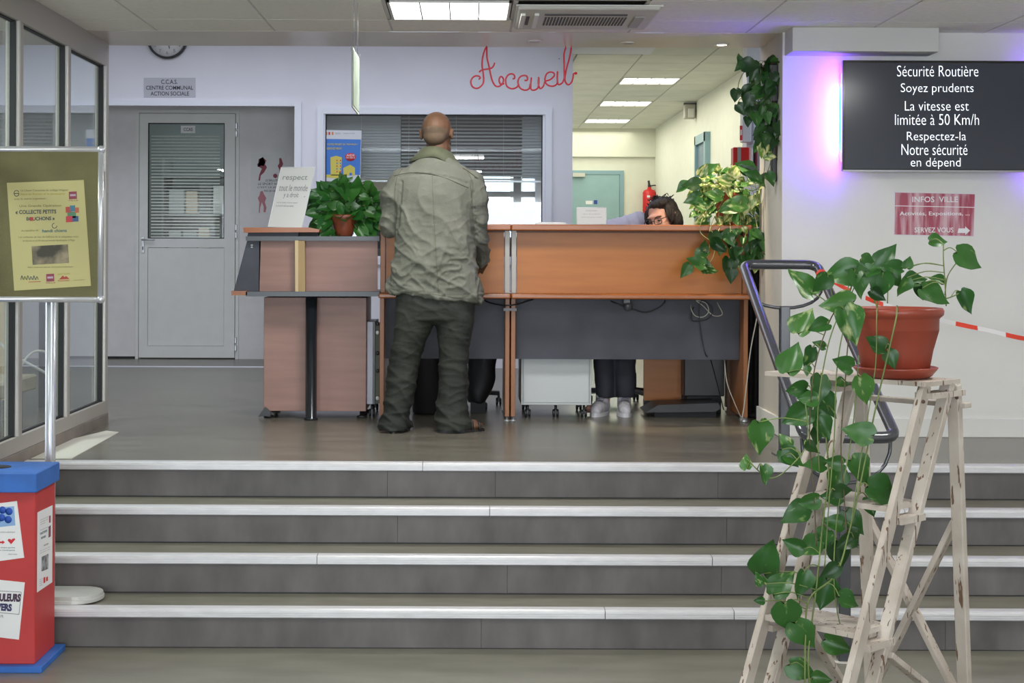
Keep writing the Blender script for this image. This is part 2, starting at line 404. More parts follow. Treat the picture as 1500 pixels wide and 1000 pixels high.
# office behind that window
of = thing('office_shell', 'grey office seen through the interior window', 'room', (-0.5, 16, 0), kind='structure')
OFW = mat('office_grey', (0.30, 0.31, 0.33), 0.8)
OFC = mat('office_cream', (0.72, 0.64, 0.48), 0.8)
YO = 18.0; so = F / YO
oL, oR = -1.31, xe - 0.1
B('side', OFW, of, oL - 0.1, oL, YW + 0.12, YO, 0, 3.0)
B('top', OFW, of, oL, oR, YW + 0.12, YO, 2.6, 2.7)
def oz(y): return EYE + (VY - y) / so
mb = MB()
holes = [(PX(675, YO), PX(752, YO)), (PX(763, YO), PX(793, YO))]
mb.bb(oL, holes[0][0], YO, YO + .1, 0, 3); mb.bb(holes[0][1], holes[1][0], YO, YO + .1, 0, 3); mb.bb(holes[1][1], xe, YO, YO + .1, 0, 3)
for a, b in holes:
    mb.bb(a, b, YO, YO + .1, oz(258), 3.0); mb.bb(a, b, YO, YO + .1, oz(288), oz(280)); mb.bb(a, b, YO, YO + .1, 0, oz(307))
obj('far_wall', mb, OFW, of)
B('cream_panel', OFC, of, PX(515, YO), PX(590, YO), YO - 0.05, YO, 1.2, oz(262))
area('office_ceiling_light', (-0.6, 15.5, 2.55), (0, 0, 0), 1.5, 1.5, 13, (1.0, 1, 0.97))
# blind behind the window
bl = thing('window_blind', 'grey venetian blind behind the interior window', 'blind', (0, YW + 0.2, 1.5), kind='thing')
BLN = mat('blind_grey', (0.45, 0.46, 0.45), 0.6); BLN2 = mat('blind_closed', (0.42, 0.44, 0.45), 0.6)
def slats(name, x0, x1, z0, z1, Y, pitch, wdt, ang, m, parent):
    mb = MB(); z = z1
    while z > z0:
        mb.box(((x0 + x1) / 2, Y, z), (x1 - x0, wdt, 0.0012), Matrix.Rotation(ang, 3, 'X')); z -= pitch
    o = obj(name, mb, m, parent); o['kind'] = 'stuff'; return o
zb = EYE + (VY - 262) / sw
slats('closed_slats', wx0 + 0.01, PX(585, YW), zb, wz1, YW + 0.17, 0.024, 0.026, R(72), BLN2, bl)
slats('open_slats', PX(586, YW), PX(765, YW), zb, wz1, YW + 0.17, 0.030, 0.025, R(38), BLN, bl)
slats('closed_slats', PX(765, YW), wx1, zb, wz1, YW + 0.17, 0.026, 0.027, R(70), BLN2, bl)
mb = MB()
for x in (-0.9, -0.5, -0.1, 0.3): mb.tube([(x, YW + 0.17, zb), (x, YW + 0.17, wz1)], 0.0015, 5)
obj('ladder_cords', mb, PAPER, bl)
B('bottom_rail', ALU, bl, wx0 + 0.01, wx1, YW + 0.155, YW + 0.185, zb - 0.02, zb - 0.005)
# monitor and binder in the office
mo = thing('office_monitor', 'dark monitor on the desk behind the interior window', 'monitor', (-0.80, 14.5, 0.75))
B('screen', mat('monitor_grey', (0.12, 0.13, 0.14), 0.5), mo, -1.0, -0.55, 14.5, 14.54, 1.0, 1.48, 0.004)
B('stand', BLKP, mo, -0.80, -0.74, 14.54, 14.58, 0.77, 1.05); B('foot', BLKP, mo, -0.9, -0.65, 14.45, 14.65, 0.75, 0.77)
od = thing('office_desk', 'plain desk inside the office behind the window', 'desk', (-0.4, 14.8, 0))
B('desk_top', PEDW, od, -1.3, 0.6, 14.3, 15.1, 0.72, 0.75); B('leg', GREYE, od, -1.25, -1.2, 14.35, 15.05, 0, 0.72); B('leg', GREYE, od, 0.5, 0.55, 14.35, 15.05, 0, 0.72)

# --- alcove with the glazed door
YD = 14.1; sd = F / YD
def dz(y): return EYE - (y - VY) / sd
wa = thing('wall_alcove', 'grey wall around the glazed office door', 'wall', (-2.5, YD, 0), kind='structure')
dx0, dx1 = PX(199, YD), PX(350, YD); dzt = dz(163)
mb = MB(); mb.bb(-6, dx0, YD, YD + 0.1, 0, 3.0); mb.bb(dx0, dx1, YD, YD + 0.1, dzt, 3.0)
mb.bb(dx1, -1.2, YD, YD + 0.1, 0, 3.0)
mb.bb(-6, ox1, YW + 0.12, YD, oz1 + 0.2, oz1 + 0.3)
obj('wall_shell', mb, GREYW, wa)
B('base_dark_line', BLK, wa, -3.6, dx0, YD - 0.004, YD, 0.0, 0.02)  # thin black line along the foot of the alcove wall
B('threshold_strip', TRIMW, wa, -4, ox1, YW - 0.02, YW + 0.03, 0, 0.006)
dr = thing('door_1', 'grey aluminium office door with blind behind its upper glass', 'door', ((dx0 + dx1) / 2, YD, 0), kind='structure')
frame4('door_frame', dx0, dx1, -0.03, dzt, YD - 0.02, YD + 0.06, 0.028, DOORG, dr)
ix0, ix1 = dx0 + 0.034, dx1 - 0.034
gx0, gx1 = PX(217, YD), PX(329, YD); gz0, gz1 = dz(351), dz(182); pz0, pz1 = dz(508), dz(364)
mb = MB(); y0, y1 = YD - 0.025, YD + 0.02
mb.bb(ix0, gx0, y0, y1, 0.012, dzt - 0.034); mb.bb(gx1, ix1, y0, y1, 0.012, dzt - 0.034)
mb.bb(gx0, gx1, y0, y1, gz1, dzt - 0.034); mb.bb(gx0, gx1, y0, y1, pz1, gz0); mb.bb(gx0, gx1, y0, y1, 0.012, pz0)
obj('door_leaf', mb, DOORG, dr)
B('panel', DOORG, dr, gx0 + 0.003, gx1 - 0.003, YD - 0.015, YD + 0.01, pz0 + .003, pz1 - .003)
frame4('glazing_seal', gx0, gx1, gz0, gz1, YD - 0.02, YD, 0.008, BLK, dr)
B('pane', GLASSW, dr, gx0 + .006, gx1 - .006, YD - 0.012, YD - 0.008, gz0 + .006, gz1 - .006)
mb = MB()
for yy in (192, 340, 505):
    for q in (-0.035, 0.035): mb.bb(ix1 + 0.004, ix1 + 0.022, YD - 0.045, YD - 0.02, dz(yy) + q - 0.028, dz(yy) + q + 0.028, 0.004)
obj('hinges', mb, ALU, dr)
mb = MB(); hz = dz(353)
mb.bb(ix0 + 0.02, ix0 + 0.05, YD - 0.034, YD - 0.025, hz - 0.12, hz + 0.03, 0.003); mb.tube([(ix0 + 0.035, YD - 0.03, hz), (ix0 + 0.035, YD - 0.07, hz), (ix0 + 0.15, YD - 0.075, hz)], 0.009, 8)
obj('handle', mb, ALU, dr)
B('keyhole', BLK, dr, ix0 + 0.03, ix0 + 0.04, YD - 0.037, YD - 0.034, hz - 0.09, hz - 0.06)
dl = flat('label_card', rectp(265, 184, 286, 195), YD - 0.014, PAPER, dr)
ptxt('lettering', 'CCAS', 269, 187, 282, 192, YD - 0.0165, INK, dr, 0.01)
# door blind and the little room behind
db = thing('door_blind', 'white slatted blind behind the office door glass', 'blind', ((gx0 + gx1) / 2, YD + 0.1, gz0))
slats('slats', gx0 + 0.005, PX(319, YD), dz(351), dz(200), YD + 0.1, 0.0285, 0.020, R(28), mat('blind_white', (0.75, 0.78, 0.76), 0.5), db)
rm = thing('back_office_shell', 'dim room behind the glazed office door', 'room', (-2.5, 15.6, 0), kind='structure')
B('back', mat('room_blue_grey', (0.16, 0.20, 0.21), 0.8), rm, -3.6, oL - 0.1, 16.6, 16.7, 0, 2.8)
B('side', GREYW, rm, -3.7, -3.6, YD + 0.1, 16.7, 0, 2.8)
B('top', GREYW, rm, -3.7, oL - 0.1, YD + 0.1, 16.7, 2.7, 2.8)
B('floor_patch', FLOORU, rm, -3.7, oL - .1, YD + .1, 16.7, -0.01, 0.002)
area('back_office_light', (-2.7, 15.5, 2.65), (0, 0, 0), 0.8, 0.8, 9, (0.95, 1.0, 0.95))
sh = thing('office_shelf', 'open shelf of files behind the door blind', 'shelf', (-2.7, 16.3, 0))
SHW = mat('shelf_grey', (0.24, 0.27, 0.28), 0.6)
for z in (0.5, 0.95, 1.35, 1.75): B('shelf_board', SHW, sh, -3.1, -2.2, 16.0, 16.5, z - 0.02, z)
B('side_panel', SHW, sh, -3.12, -3.1, 16.0, 16.5, 0, 1.9); B('side_panel', SHW, sh, -2.2, -2.18, 16.0, 16.5, 0, 1.9)
rnd = random.Random(4)
cols = [(0.75, 0.78, 0.8), (0.5, 0.56, 0.58), (0.7, 0.6, 0.45), (0.12, 0.14, 0.16)]
k = 0
for z in (0.95, 1.35):
    x = -3.05; kk = 0
    while x < -2.36 and kk < 6:
        wd = rnd.uniform(0.10, 0.2); c = cols[k % 4]
        b = B('file_box', mat('file_%d' % (k % 4), c, 0.6), None, x, x + wd, 16.02, 16.3, z, z + rnd.uniform(0.22, 0.3), 0.003)
        nth = ('leftmost', 'second', 'third', 'fourth', 'fifth', 'sixth')[kk]
        tag(b, ['white', 'grey blue', 'tan', 'black'][k % 4] + ' file box, ' + nth + ' from the left on the ' + ('lower' if z < 1 else 'upper') + ' office shelf', 'box', 'files behind the door')
        x += wd + 0.02; k += 1; kk += 1

# --- right side: TV wall, pillar, boxed beam, baseboard
YT = 8.24; xp = PX(1145, YT)
wt = thing('wall_right', 'off white wall carrying the television', 'wall', (3, YT, 0), kind='structure')
B('wall_shell', WALLR, wt, xp + 0.002, XR, YT, YT + 0.15, 0, ZC)
pl = thing('pillar_right', 'beige painted pillar beside the reception counter', 'pillar', (xp, 8.5, 0), kind='structure')
B('shaft', PILL, pl, xp, xp + 0.35, YT + 0.001, 8.87, 0, ZC)
bbm = thing('trim_boxed_beam', 'white boxed beam under the ceiling above the television', 'trim', (2.0, 8.1, 2.0), kind='structure')
B('casing', mat('beam_white', (0.60, 0.59, 0.58), 0.7), bbm, xp + 0.012, 2.41, 8.04, YT, 1.996, ZC - 0.001, 0.002)
bs = thing('baseboard_right', 'white baseboard below the television wall', 'trim', (3, YT, 0), kind='structure')
B('board', WALLR, bs, xp - 0.006, XR, YT - 0.014, YT, 0, 0.10, 0.003)
B('board', WALLR, bs, xp - 0.014, xp, YT - 0.014, 8.87, 0, 0.10, 0.003)

# side walls of the lower hall + front facade with glazing (behind the camera)
wl = thing('wall_left', 'plain wall at the far left of the hall', 'wall', (-5, 0, 0), kind='structure')
B('wall_shell', WALLR, wl, -6.1, -6, -9.2, 23, ZL, 3.2)
wr = thing('wall_far_right', 'plain wall at the far right of the hall', 'wall', (XR, 0, 0), kind='structure')
B('wall_shell', WALLR, wr, XR, XR + 0.1, -9.2, 12, ZL, 3.2)
wf = thing('wall_front', 'glazed street front behind the viewer', 'wall', (0, -9.2, ZL), kind='structure')
mb = MB(); mb.bb(-6, XR, -9.3, -9.2, ZL, -0.2); mb.bb(-6, XR, -9.3, -9.2, 2.3, 3.0)
for x in (-6, -4, -2, 0, 2, XR - 0.15): mb.bb(x, x + 0.15, -9.3, -9.2, -0.2, 2.3)
obj('wall_shell', mb, WALLR, wf)
B('wall_infill', DK, pl, 2.66, XR, 12.0, 12.1, 0, 3.2)

# --- corridor
xc = 2.63
wc = thing('wall_corridor', 'cream corridor walls behind the counter', 'wall', (xc, 17, 0), kind='structure')
YF = 22.1; sf = F / YF
def fz(y): return EYE - (y - VY) / sf
B('side_wall', CREAM, wc, xc, xc + 0.1, 13.1, YF, 0, 3.0)
B('end_wall', CREAM, wc, 0.6, xc, YF, YF + 0.1, 0, 3.0)
B('end_soffit', CREAM, wc, xe, xc, YF - 0.06, YF, fz(229), 2.72)
wp = thing('wall_stub', 'bright white wall stub beside the corridor', 'wall', (2.5, 12.9, 0), kind='structure')
B('shell', TRIMW, wp, PX(1093, 12.9), 3.4, 12.9, 13.1, 0, 3.0)
# teal door
TEAL = mat('teal_door', (0.27, 0.43, 0.44), 0.45, nvar=0.03); TEALF = mat('teal_frame', (0.22, 0.36, 0.40), 0.45)
d2 = thing('door_2', 'pale teal door at the end of the corridor', 'door', (PX(870, YF), YF, 0), kind='structure')
tx0, tx1 = 1.0, PX(913, YF); tz = fz(249)
frame4('door_frame', tx0 - 0.05, tx1, -0.05, tz, YF - 0.03, YF, 0.055, TEALF, d2)
B('door_leaf', TEAL, d2, tx0, tx1 - 0.06, YF - 0.02, YF - 0.001, 0, tz - 0.055)
B('closer', mat('closer_cream', (0.55, 0.55, 0.48), 0.5), d2, PX(838, YF), PX(856, YF), YF - 0.08, YF - 0.02, fz(258.5), fz(253))
flat('door_notice', rectp(858, 294, 868, 299), YF - 0.02, PAPER, d2); flat('blue_badge', rectp(870, 293, 875, 299), YF - 0.02, mat('badge_blue', (0.03, 0.06, 0.3), 0.5), d2)
d3 = thing('door_3', 'grey blue door frame in the corridor side wall', 'door', (xc, 17.4, 0), kind='structure')
mb = MB(); y0 = xc * F / (1040 - VX); y1 = xc * F / (1024 - VX); zt3 = 2.29
mb.bb(xc - 0.06, xc, y0 - 0.0, y0 + 0.1, 0, zt3); mb.bb(xc - 0.06, xc, y1 - 0.07, y1, 0, zt3); mb.bb(xc - 0.06, xc, y0, y1, zt3 - 0.1, zt3)
obj('door_frame', mb, TEALF, d3)
B('door_leaf', mat('door_blue_dark', (0.12, 0.2, 0.26), 0.4), d3, xc - 0.03, xc - 0.002, y0 + 0.1, y1 - 0.07, 0, zt3 - 0.1)

# ------------------------------------------------------------------ light fittings
EM = mat('light_diffuser', (0.9, 0.9, 0.9), 0.5, emit=(1.0, 1.0, 0.97), estr=3.0)
EMC = mat('light_diffuser_corridor', (0.9, 0.9, 0.9), 0.5, emit=(1.0, 0.98, 0.86), estr=2.2)
def panel_light(name, label, x0, x1, y0, y1, z, em, group=None, cells=4):
    t = thing(name, label, 'ceiling light', ((x0 + x1) / 2, (y0 + y1) / 2, z), group)
    frame4h = MB(); f = 0.012
    frame4h.bb(x0, x0 + f, y0, y1, z - 0.006, z + 0.03); frame4h.bb(x1 - f, x1, y0, y1, z - 0.006, z + 0.03)
    frame4h.bb(x0, x1, y0, y0 + f, z - 0.006, z + 0.03); frame4h.bb(x0, x1, y1 - f, y1, z - 0.006, z + 0.03)
    obj('frame', frame4h, ALUL, t)
    n = cells; wdt = (x1 - x0 - 2 * f) / n
    for i in range(n):
        B('diffuser', em, t, x0 + f + i * wdt + 0.003, x0 + f + (i + 1) * wdt - 0.003, y0 + f, y1 - f, z + 0.004, z + 0.01)
    mb = MB()
    for i in range(1, n): mb.bb(x0 + f + i * wdt - 0.003, x0 + f + i * wdt + 0.003, y0 + f, y1 - f, z - 0.004, z + 0.02)
    obj('louvre', mb, mat('louvre_grey', (0.3, 0.3, 0.3), 0.4), t)
    return t
panel_light('ceiling_light', 'bright square four cell light panel in the low ceiling beside the air vent', -0.38, 0.20, 7.27, 7.82, ZC, EM)
for y, lab in zip((15.7, 18.1, 20.5), ('nearest square light in the corridor ceiling, largest of three', 'middle square light of the three in the corridor ceiling', 'farthest square light in the corridor ceiling, smallest of three')):
    panel_light('corridor_light', lab, 1.55, 2.13, y, y + 0.58, 2.72, EMC, 'corridor ceiling lights')
def downlight(px, py, on, lab):
    Y = (ZC - EYE) * F / (VY - py); x = PX(px, Y)
    t = thing('downlight', lab, 'spotlight', (x, Y, ZC), 'downlights in the glossy soffit')
    obj('ring', MB().lathe([(0.028, 0.0), (0.042, 0.0), (0.042, -0.004), (0.038, -0.007), (0.028, -0.006)], (x, Y, ZC - 0.001), 20, caps=False), mat('ring_white', (0.75, 0.73, 0.7), 0.4), t)
    obj('lens', MB().lathe([(0.001, -0.004), (0.028, -0.004), (0.028, 0.0), (0.001, 0.0)], (x, Y, ZC - 0.001), 20),
        mat('lens_on', (1, 1, 1), 0.3, emit=(1, 0.85, 0.65), estr=12) if on else mat('lens_off', (0.8, 0.78, 0.75), 0.3), t)
    return x, Y
downlight(782, 59, False, 'unlit round downlight nearest the air conditioning unit'); downlight(918, 61, False, 'unlit round downlight between the other two')
dxx, dyy = downlight(1056, 63, True, 'glowing round downlight above the leafy counter plant')
sp = bpy.data.lights.new('downlight_beam', 'SPOT'); sp.energy = 62; sp.spot_size = R(54); sp.spot_blend = 0.5; sp.color = (1, 0.84, 0.62); sp.shadow_soft_size = 0.02
so_ = bpy.data.objects.new('downlight_beam', sp); C.objects.link(so_); so_.location = (dxx, dyy, ZC - 0.02); so_.rotation_euler = (R(12), R(3), 0)

# air conditioning cassette
ac = thing('air_conditioning_cassette', 'cream ceiling air conditioning cassette with perforated grille beside the light panel', 'air conditioner', (0.53, 7.6, ZC))
ACM = mat('ac_cream', (0.58, 0.56, 0.51), 0.5); ACD = mat('ac_dark', (0.06, 0.06, 0.065), 0.6)
mb = MB(); ax0, ax1, ay0, ay1 = 0.235, 0.90, 7.36, 8.02
mb.bb(ax0, ax1, ay0, ay1, ZC - 0.022, ZC, 0.006)
obj('body', mb, ACM, ac)
B('rim', mat('ac_rim', (0.7, 0.69, 0.65), 0.45), ac, ax0 - 0.012, ax1 + 0.012, ay0 - 0.012, ay1 + 0.012, ZC - 0.008, ZC - 0.001)
B('intake_slot', ACD, ac, 0.365, 0.76, 7.50, 7.535, ZC - 0.026, ZC - 0.02)
mb = MB()
for i in range(26):
    for j in range(6): mb.bb(0.37 + i * 0.0155, 0.37 + i * 0.0155 + 0.0095, 7.60 + j * 0.047, 7.60 + j * 0.047 + 0.03, ZC - 0.0245, ZC - 0.02)
o = obj('perforations', mb, ACD, ac); o['kind'] = 'stuff'
for xx in (0.25, 0.315): B('louvre_flap', mat('ac_rim', (0.7, 0.69, 0.65)), ac, xx, xx + 0.022, 7.48, 7.9, ZC - 0.034, ZC - 0.02, 0.002)
B('slot', ACD, ac, 0.28, 0.295, 7.58, 7.84, ZC - 0.026, ZC - 0.02)
B('louvre_flap', mat('ac_flap_grey', (0.36, 0.35, 0.32), 0.5), ac, 0.80, 0.85, 7.56, 7.9, ZC - 0.03, ZC - 0.02, 0.003)

# hanging sign edge-on
hs = thing('hanging_sign', 'thin pale green sign hung edge-on from two ceiling wires', 'sign', (-0.515, 7.2, 1.6))
B('board', mat('sign_edge_white', (0.30, 0.33, 0.28), 0.6), hs, -0.521, -0.515, 7.0, 7.4, 1.604, 1.872)
B('face', mat('sign_green_print', (0.11, 0.15, 0.10), 0.7, col2=(0.17, 0.20, 0.15), nscale=12, ramp=(0.4, 0.6)), hs, -0.515, -0.513, 7.01, 7.39, 1.615, 1.86)
for yy in (7.08, 7.32):
    obj('wire', MB().tube([(-0.517, yy, 1.865), (-0.517, yy, ZC)], 0.0012, 5), mat('wire_grey', (0.22, 0.22, 0.22), 0.4), hs)
    mb = MB(); mb.tube([(-0.517 + 0.012 * math.cos(a), yy, 1.872 + 0.014 * math.sin(a)) for a in [i * math.pi / 5 for i in range(10)]], 0.0012, 5, closed=True)
    obj('hook', mb, mat('wire_grey', (0.22, 0.22, 0.22)), hs)

# ------------------------------------------------------------------ neon "Accueil"
YA = 8.82
NEON = mat('neon_red', (0.36, 0.004, 0.02), 0.3, emit=(1.0, 0.015, 0.05), estr=0.10)
ne = thing('neon_sign', 'red handwritten tube sign reading Accueil hung from the soffit', 'sign', P(765, 100, YA))
def acc(u, v): return P(680 + u / 8.333, 60 + v / 8.333, YA)
strokes = {
 'letter_a': [[(175,470),(195,450),(180,430),(140,425),(100,450),(80,500),(100,555),(150,578),(200,555),(235,500),(232,400),(218,300),(225,200),(250,110),(275,72)],
              [(275,72),(278,200),(300,300),(320,400),(345,490),(380,545),(420,555),(460,530)], [(180,380),(220,352),(310,338),(350,315),(372,265)]],
 'letter_c': [[(460,530),(480,480),(465,440),(440,438),(425,480),(445,525),(490,520)], [(590,460),(615,455),(610,415),(575,400),(530,420),(505,480),(520,550),(580,582),(640,565),(665,520)]],
 'letter_c_second': [[(735,480),(770,475),(765,430),(725,420),(680,440),(655,500),(680,570),(740,600),(790,580),(808,520)]],
 'letter_u': [[(820,445),(812,520),(815,585),(850,600),(895,575),(910,510),(908,440)], [(908,440),(905,530),(930,580),(965,550),(985,490)]],
 'letter_e': [[(985,490),(1050,470),(1100,420),(1085,385),(1040,380),(1000,410),(985,480),(1010,530),(1070,552),(1120,535),(1140,500)]],
 'letter_i': [[(1138,370),(1136,450),(1142,520),(1165,530),(1200,505),(1222,450)]],
 'letter_l': [[(1238,85),(1218,160),(1220,300),(1222,480)], [(1305,85),(1285,200),(1250,330),(1228,460),(1245,515),(1275,532),(1310,500),(1328,440),(1335,400),(1365,393)]]}
for nm, sts in strokes.items():
    for s_ in sts: obj(nm, MB().tube(smoothpts([acc(*q) for q in s_], 5), 0.0048, 8), NEON, ne)
obj('tube_end', MB().ell(acc(1362, 394), (0.009, 0.009, 0.008)), NEON, ne)
mb = MB()
for q in ((275, 72), (1238, 85), (1305, 85)):
    p = acc(*q); mb.tube([p, (p.x, p.y, ZC)], 0.0025, 6)
obj('hanger', mb, NEON, ne)

# ------------------------------------------------------------------ clock, CCAS plate, wall stickers, window poster
ck = thing('wall_clock', 'round white wall clock with black rim above the name plate', 'clock', P(246, 57, YW))
cp = P(246, 57, YW)
obj('rim', MB().lathe([(0.150, 0), (0.168, 0), (0.168, 0.04), (0.163, 0.046), (0.152, 0.046), (0.150, 0.03)], (cp.x, YW, cp.z), 48, 'Y', Matrix.Diagonal((1, -1, 1)).to_4x4(), caps=False), BLKP, ck)
obj('dial', MB().lathe([(0.001, 0), (0.152, 0), (0.152, 0.03), (0.001, 0.03)], (cp.x, YW, cp.z), 48, 'Y', Matrix.Diagonal((1, -1, 1)).to_4x4()), PAPER, ck)
for n in range(1, 13):
    a = R(90 - n * 30); cx = cp.x + 0.118 * math.cos(a); cz = cp.z + 0.118 * math.sin(a); hw = 0.009 if n < 10 else 0.016
    txt('numeral', str(n), (cx - hw, YW - 0.031, cz - 0.013), (2 * hw, 0, 0), (0, 0, 0.026), INKG, ck)
mb = MB(); mb.beam((cp.x, YW - 0.034, cp.z), (cp.x + 0.02, YW - 0.034, cp.z - 0.085), 0.006, 0.002)
obj('hand', mb, INK, ck); mb = MB(); mb.beam((cp.x, YW - 0.037, cp.z), (cp.x - 0.06, YW - 0.037, cp.z + 0.04), 0.009, 0.002); obj('hand', mb, INK, ck)

cs = thing('name_plate', 'grey plate lettered CCAS Centre Communal Action Sociale above the door', 'sign', P(248, 142, YW))
flat('plate', [(211, 114), (286.5, 114), (286.5, 142.5), (211, 142.5)], YW, mat('plate_grey', (0.50, 0.50, 0.56), 0.5), cs, 0.006)
for s_, a, b, c, d in (('C.C.A.S.', 236, 116.5, 260, 123), ('CENTRE COMMUNAL', 214, 125.5, 283, 131.5), ('ACTION SOCIALE', 220.5, 134, 277, 140)):
    ptxt('lettering', s_, a, b, c, d, YW - 0.006, INK, cs, 0.015)
B('stud', INK, None, PX(818, YW) - .004, PX(818, YW) + .004, YW - 0.004, YW, P(818, 86, YW).z - .004, P(818, 86, YW).z + .004)
tag(bpy.data.objects['stud'], 'tiny dark nail in the lilac wall beside the red neon letters', 'nail')

def polyp(name, pts, Y, m, parent, th=0.0015): return flat(name, pts, Y, m, parent, th)
# football stickers on the alcove wall
YS = YD - 0.001
SKIN2 = mat('print_maroon', (0.30, 0.07, 0.09), 0.7); PINK = mat('print_pink', (0.55, 0.22, 0.26), 0.7); PUR = mat('print_purple', (0.14, 0.06, 0.16), 0.7)
pst = thing('sports_poster', 'clear wall poster of football players with black lettering beside the door', 'poster', P(395, 320, YD))
def q6(u, v): return (320 + u / 5, 200 + v / 5)
flat('sheet', [q6(240, 130), q6(500, 130), q6(500, 570), q6(230, 570)], YS, mat('poster_sheet', (0.74, 0.735, 0.73), 0.5), pst, 0.001)
def fig(pts, m): polyp('player_print', [q6(*p) for p in pts], YS - 0.001, m, pst)
fig([(295, 165), (325, 150), (350, 175), (340, 200), (355, 225), (335, 262), (310, 285), (305, 322), (292, 322), (300, 275), (318, 235), (290, 215)], SKIN2)
fig([(300, 150), (325, 148), (345, 190), (330, 215), (300, 210)], PAPER); fig([(284, 200), (300, 190), (312, 208), (298, 224), (286, 220)], PUR)
fig([(445, 160), (458, 155), (466, 175), (474, 200), (462, 230), (455, 262), (448, 290), (446, 240), (434, 215), (446, 195)], SKIN2)
fig([(400, 280), (415, 270), (430, 278), (432, 295), (418, 305), (403, 298)], SKIN2)
fig([(308, 400), (325, 398), (330, 415), (350, 450), (340, 480), (352, 520), (345, 555), (330, 552), (332, 515), (318, 480), (305, 520), (303, 560), (295, 555), (300, 480), (288, 450), (300, 430)], PINK)
for s_, a, b, c, d in (('LE BALLON', 345, 312, 440, 328), ('LE SPORT NE', 290, 338, 440, 355), ('C\'EST LE JEU', 285, 365, 440, 380), ('PAS DE GENE', 335, 390, 440, 405)):
    p0 = q6(a, b); p1 = q6(c, d); ptxt('lettering', s_, p0[0], p0[1], p1[0], p1[1], YS - 0.0012, INK, pst, 0.005)
# blue poster on the window
YB = YW + 0.018
bp = thing('window_poster', 'blue and yellow buildings poster stuck inside the interior window', 'poster', P(501, 268, YB))
def q7(u, v): return (460 + u / 4.1667, 150 + v / 4.1667)
flat('sheet', [q7(62, 168), q7(290, 172), q7(283, 487), q7(60, 480)], YB, mat('poster_paper', (0.66, 0.68, 0.72), 0.6), bp, 0.0015)
BLU = mat('poster_blue', (0.055, 0.20, 0.62), 0.6); YEL = mat('poster_yellow', (0.66, 0.57, 0.10), 0.6); REDI = mat('poster_red', (0.66, 0.04, 0.06), 0.6)
flat('blue_ground', [q7(64, 222), q7(286, 226), q7(281, 442), q7(62, 440)], YB - 0.0016, BLU, bp, 0.0008)
flat('tower_print', [q7(100, 335), q7(135, 325), q7(170, 335), q7(165, 445), q7(102, 445)], YB - 0.0026, YEL, bp, 0.0008)
flat('house_print', [q7(178, 400), q7(220, 380), q7(250, 398), q7(250, 445), q7(180, 445)], YB - 0.0026, YEL, bp, 0.0008)
flat('yellow_base', [q7(62, 440), q7(195, 440), q7(175, 490), q7(150, 465), q7(62, 455)], YB - 0.0026, YEL, bp, 0.0008)
flat('arch_print', [q7(216, 445), q7(216, 432), q7(224, 428), q7(232, 432), q7(232, 445)], YB - 0.0035, BLU, bp, 0.0006)
mb = MB(); mb.lathe([(0.001, 0), (1, 0), (1, 0.0015), (0.001, 0.0015)], (0, 0, 0), 24, 'Y'); 
bmesh.ops.transform(mb.bm, matrix=Matrix.Translation(P(*q7(222, 333), YB - 0.004)) @ Matrix.Diagonal((0.045, 1, 0.034, 1)), verts=mb.bm.verts); obj('red_badge', mb, REDI, bp)
for i in range(5):
    for u in (137, 158): a = q7(u, 350 + i * 17); b_ = q7(u + 7, 359 + i * 17); flat('window_print', rectp(a[0], a[1], b_[0], b_[1]), YB - 0.0035, BLU if i % 2 else REDI, bp, 0.0006)
for s_, a, b, c, d, m_ in (('VOTRE PROJET DE TRAVAUX ?', 78, 250, 268, 264, YEL), ('RENOVEZ MIEUX !', 78, 274, 172, 288, YEL), ('AIDE', 198, 316, 248, 328, PAPER), ('DE 500 A', 196, 332, 250, 342, PAPER)):
    p0 = q7(a, b); p1 = q7(c, d); ptxt('lettering', s_, *p0, *p1, YB - 0.0062, m_, bp, 0.01)
for u in (70, 88, 108): flat('logo_mark', rectp(*q7(u, 180), *q7(u + 11, 198)), YB - 0.0016, mat('logo_orange', (0.7, 0.25, 0.08)) if u != 88 else REDI, bp, 0.0006)
for a, b in ((130, 160), (180, 250)): ptxt('lettering', 'REGION' if a == 130 else 'habitat energie', *q7(a, 184), *q7(b, 194), YB - 0.0016, INKG, bp)

# ------------------------------------------------------------------ TV and wall sign
tvY = 8.12; tx0 = PX(1233, tvY); txr = PX(1521, tvY); tzt = P(1377, 89, tvY).z; tzb = P(1377, 251, tvY).z
tv = thing('television', 'large black wall television showing a French road safety message', 'television', ((tx0 + txr) / 2, YT, tzb))
def grad_mat():
    m = mat('tv_panel', (0.02, 0.022, 0.030), 0.16, emit=(0.35, 0.40, 0.55), estr=0.03, spec=0.6); return m
TVB = mat('tv_bezel', (0.008, 0.008, 0.010), 0.15, coat=0.5)
B('cabinet', BLKP, tv, tx0 + 0.02, txr - 0.02, tvY + 0.012, YT - 0.045, tzb + 0.03, tzt - 0.03, 0.004)
B('wall_bracket', GREYE, tv, 2.3, 2.6, YT - 0.05, YT, tzb + 0.15, tzt - 0.15)
frame4('bezel', tx0, txr, tzb, tzt, tvY - 0.006, tvY + 0.016, 0.012, TVB, tv)
B('screen', grad_mat(), tv, tx0 + 0.008, txr - 0.008, tvY - 0.001, tvY + 0.012, tzb + 0.01, tzt - 0.01)
B('lower_trim', mat('tv_chrome', (0.5, 0.5, 0.55), 0.15, metal=0.8), tv, tx0 + 0.002, txr - 0.002, tvY - 0.008, tvY, tzb - 0.003, tzb + 0.006)
TXW = mat('screen_text', (0.9, 0.92, 1), 0.5, emit=(0.88, 0.93, 1.0), estr=0.75)
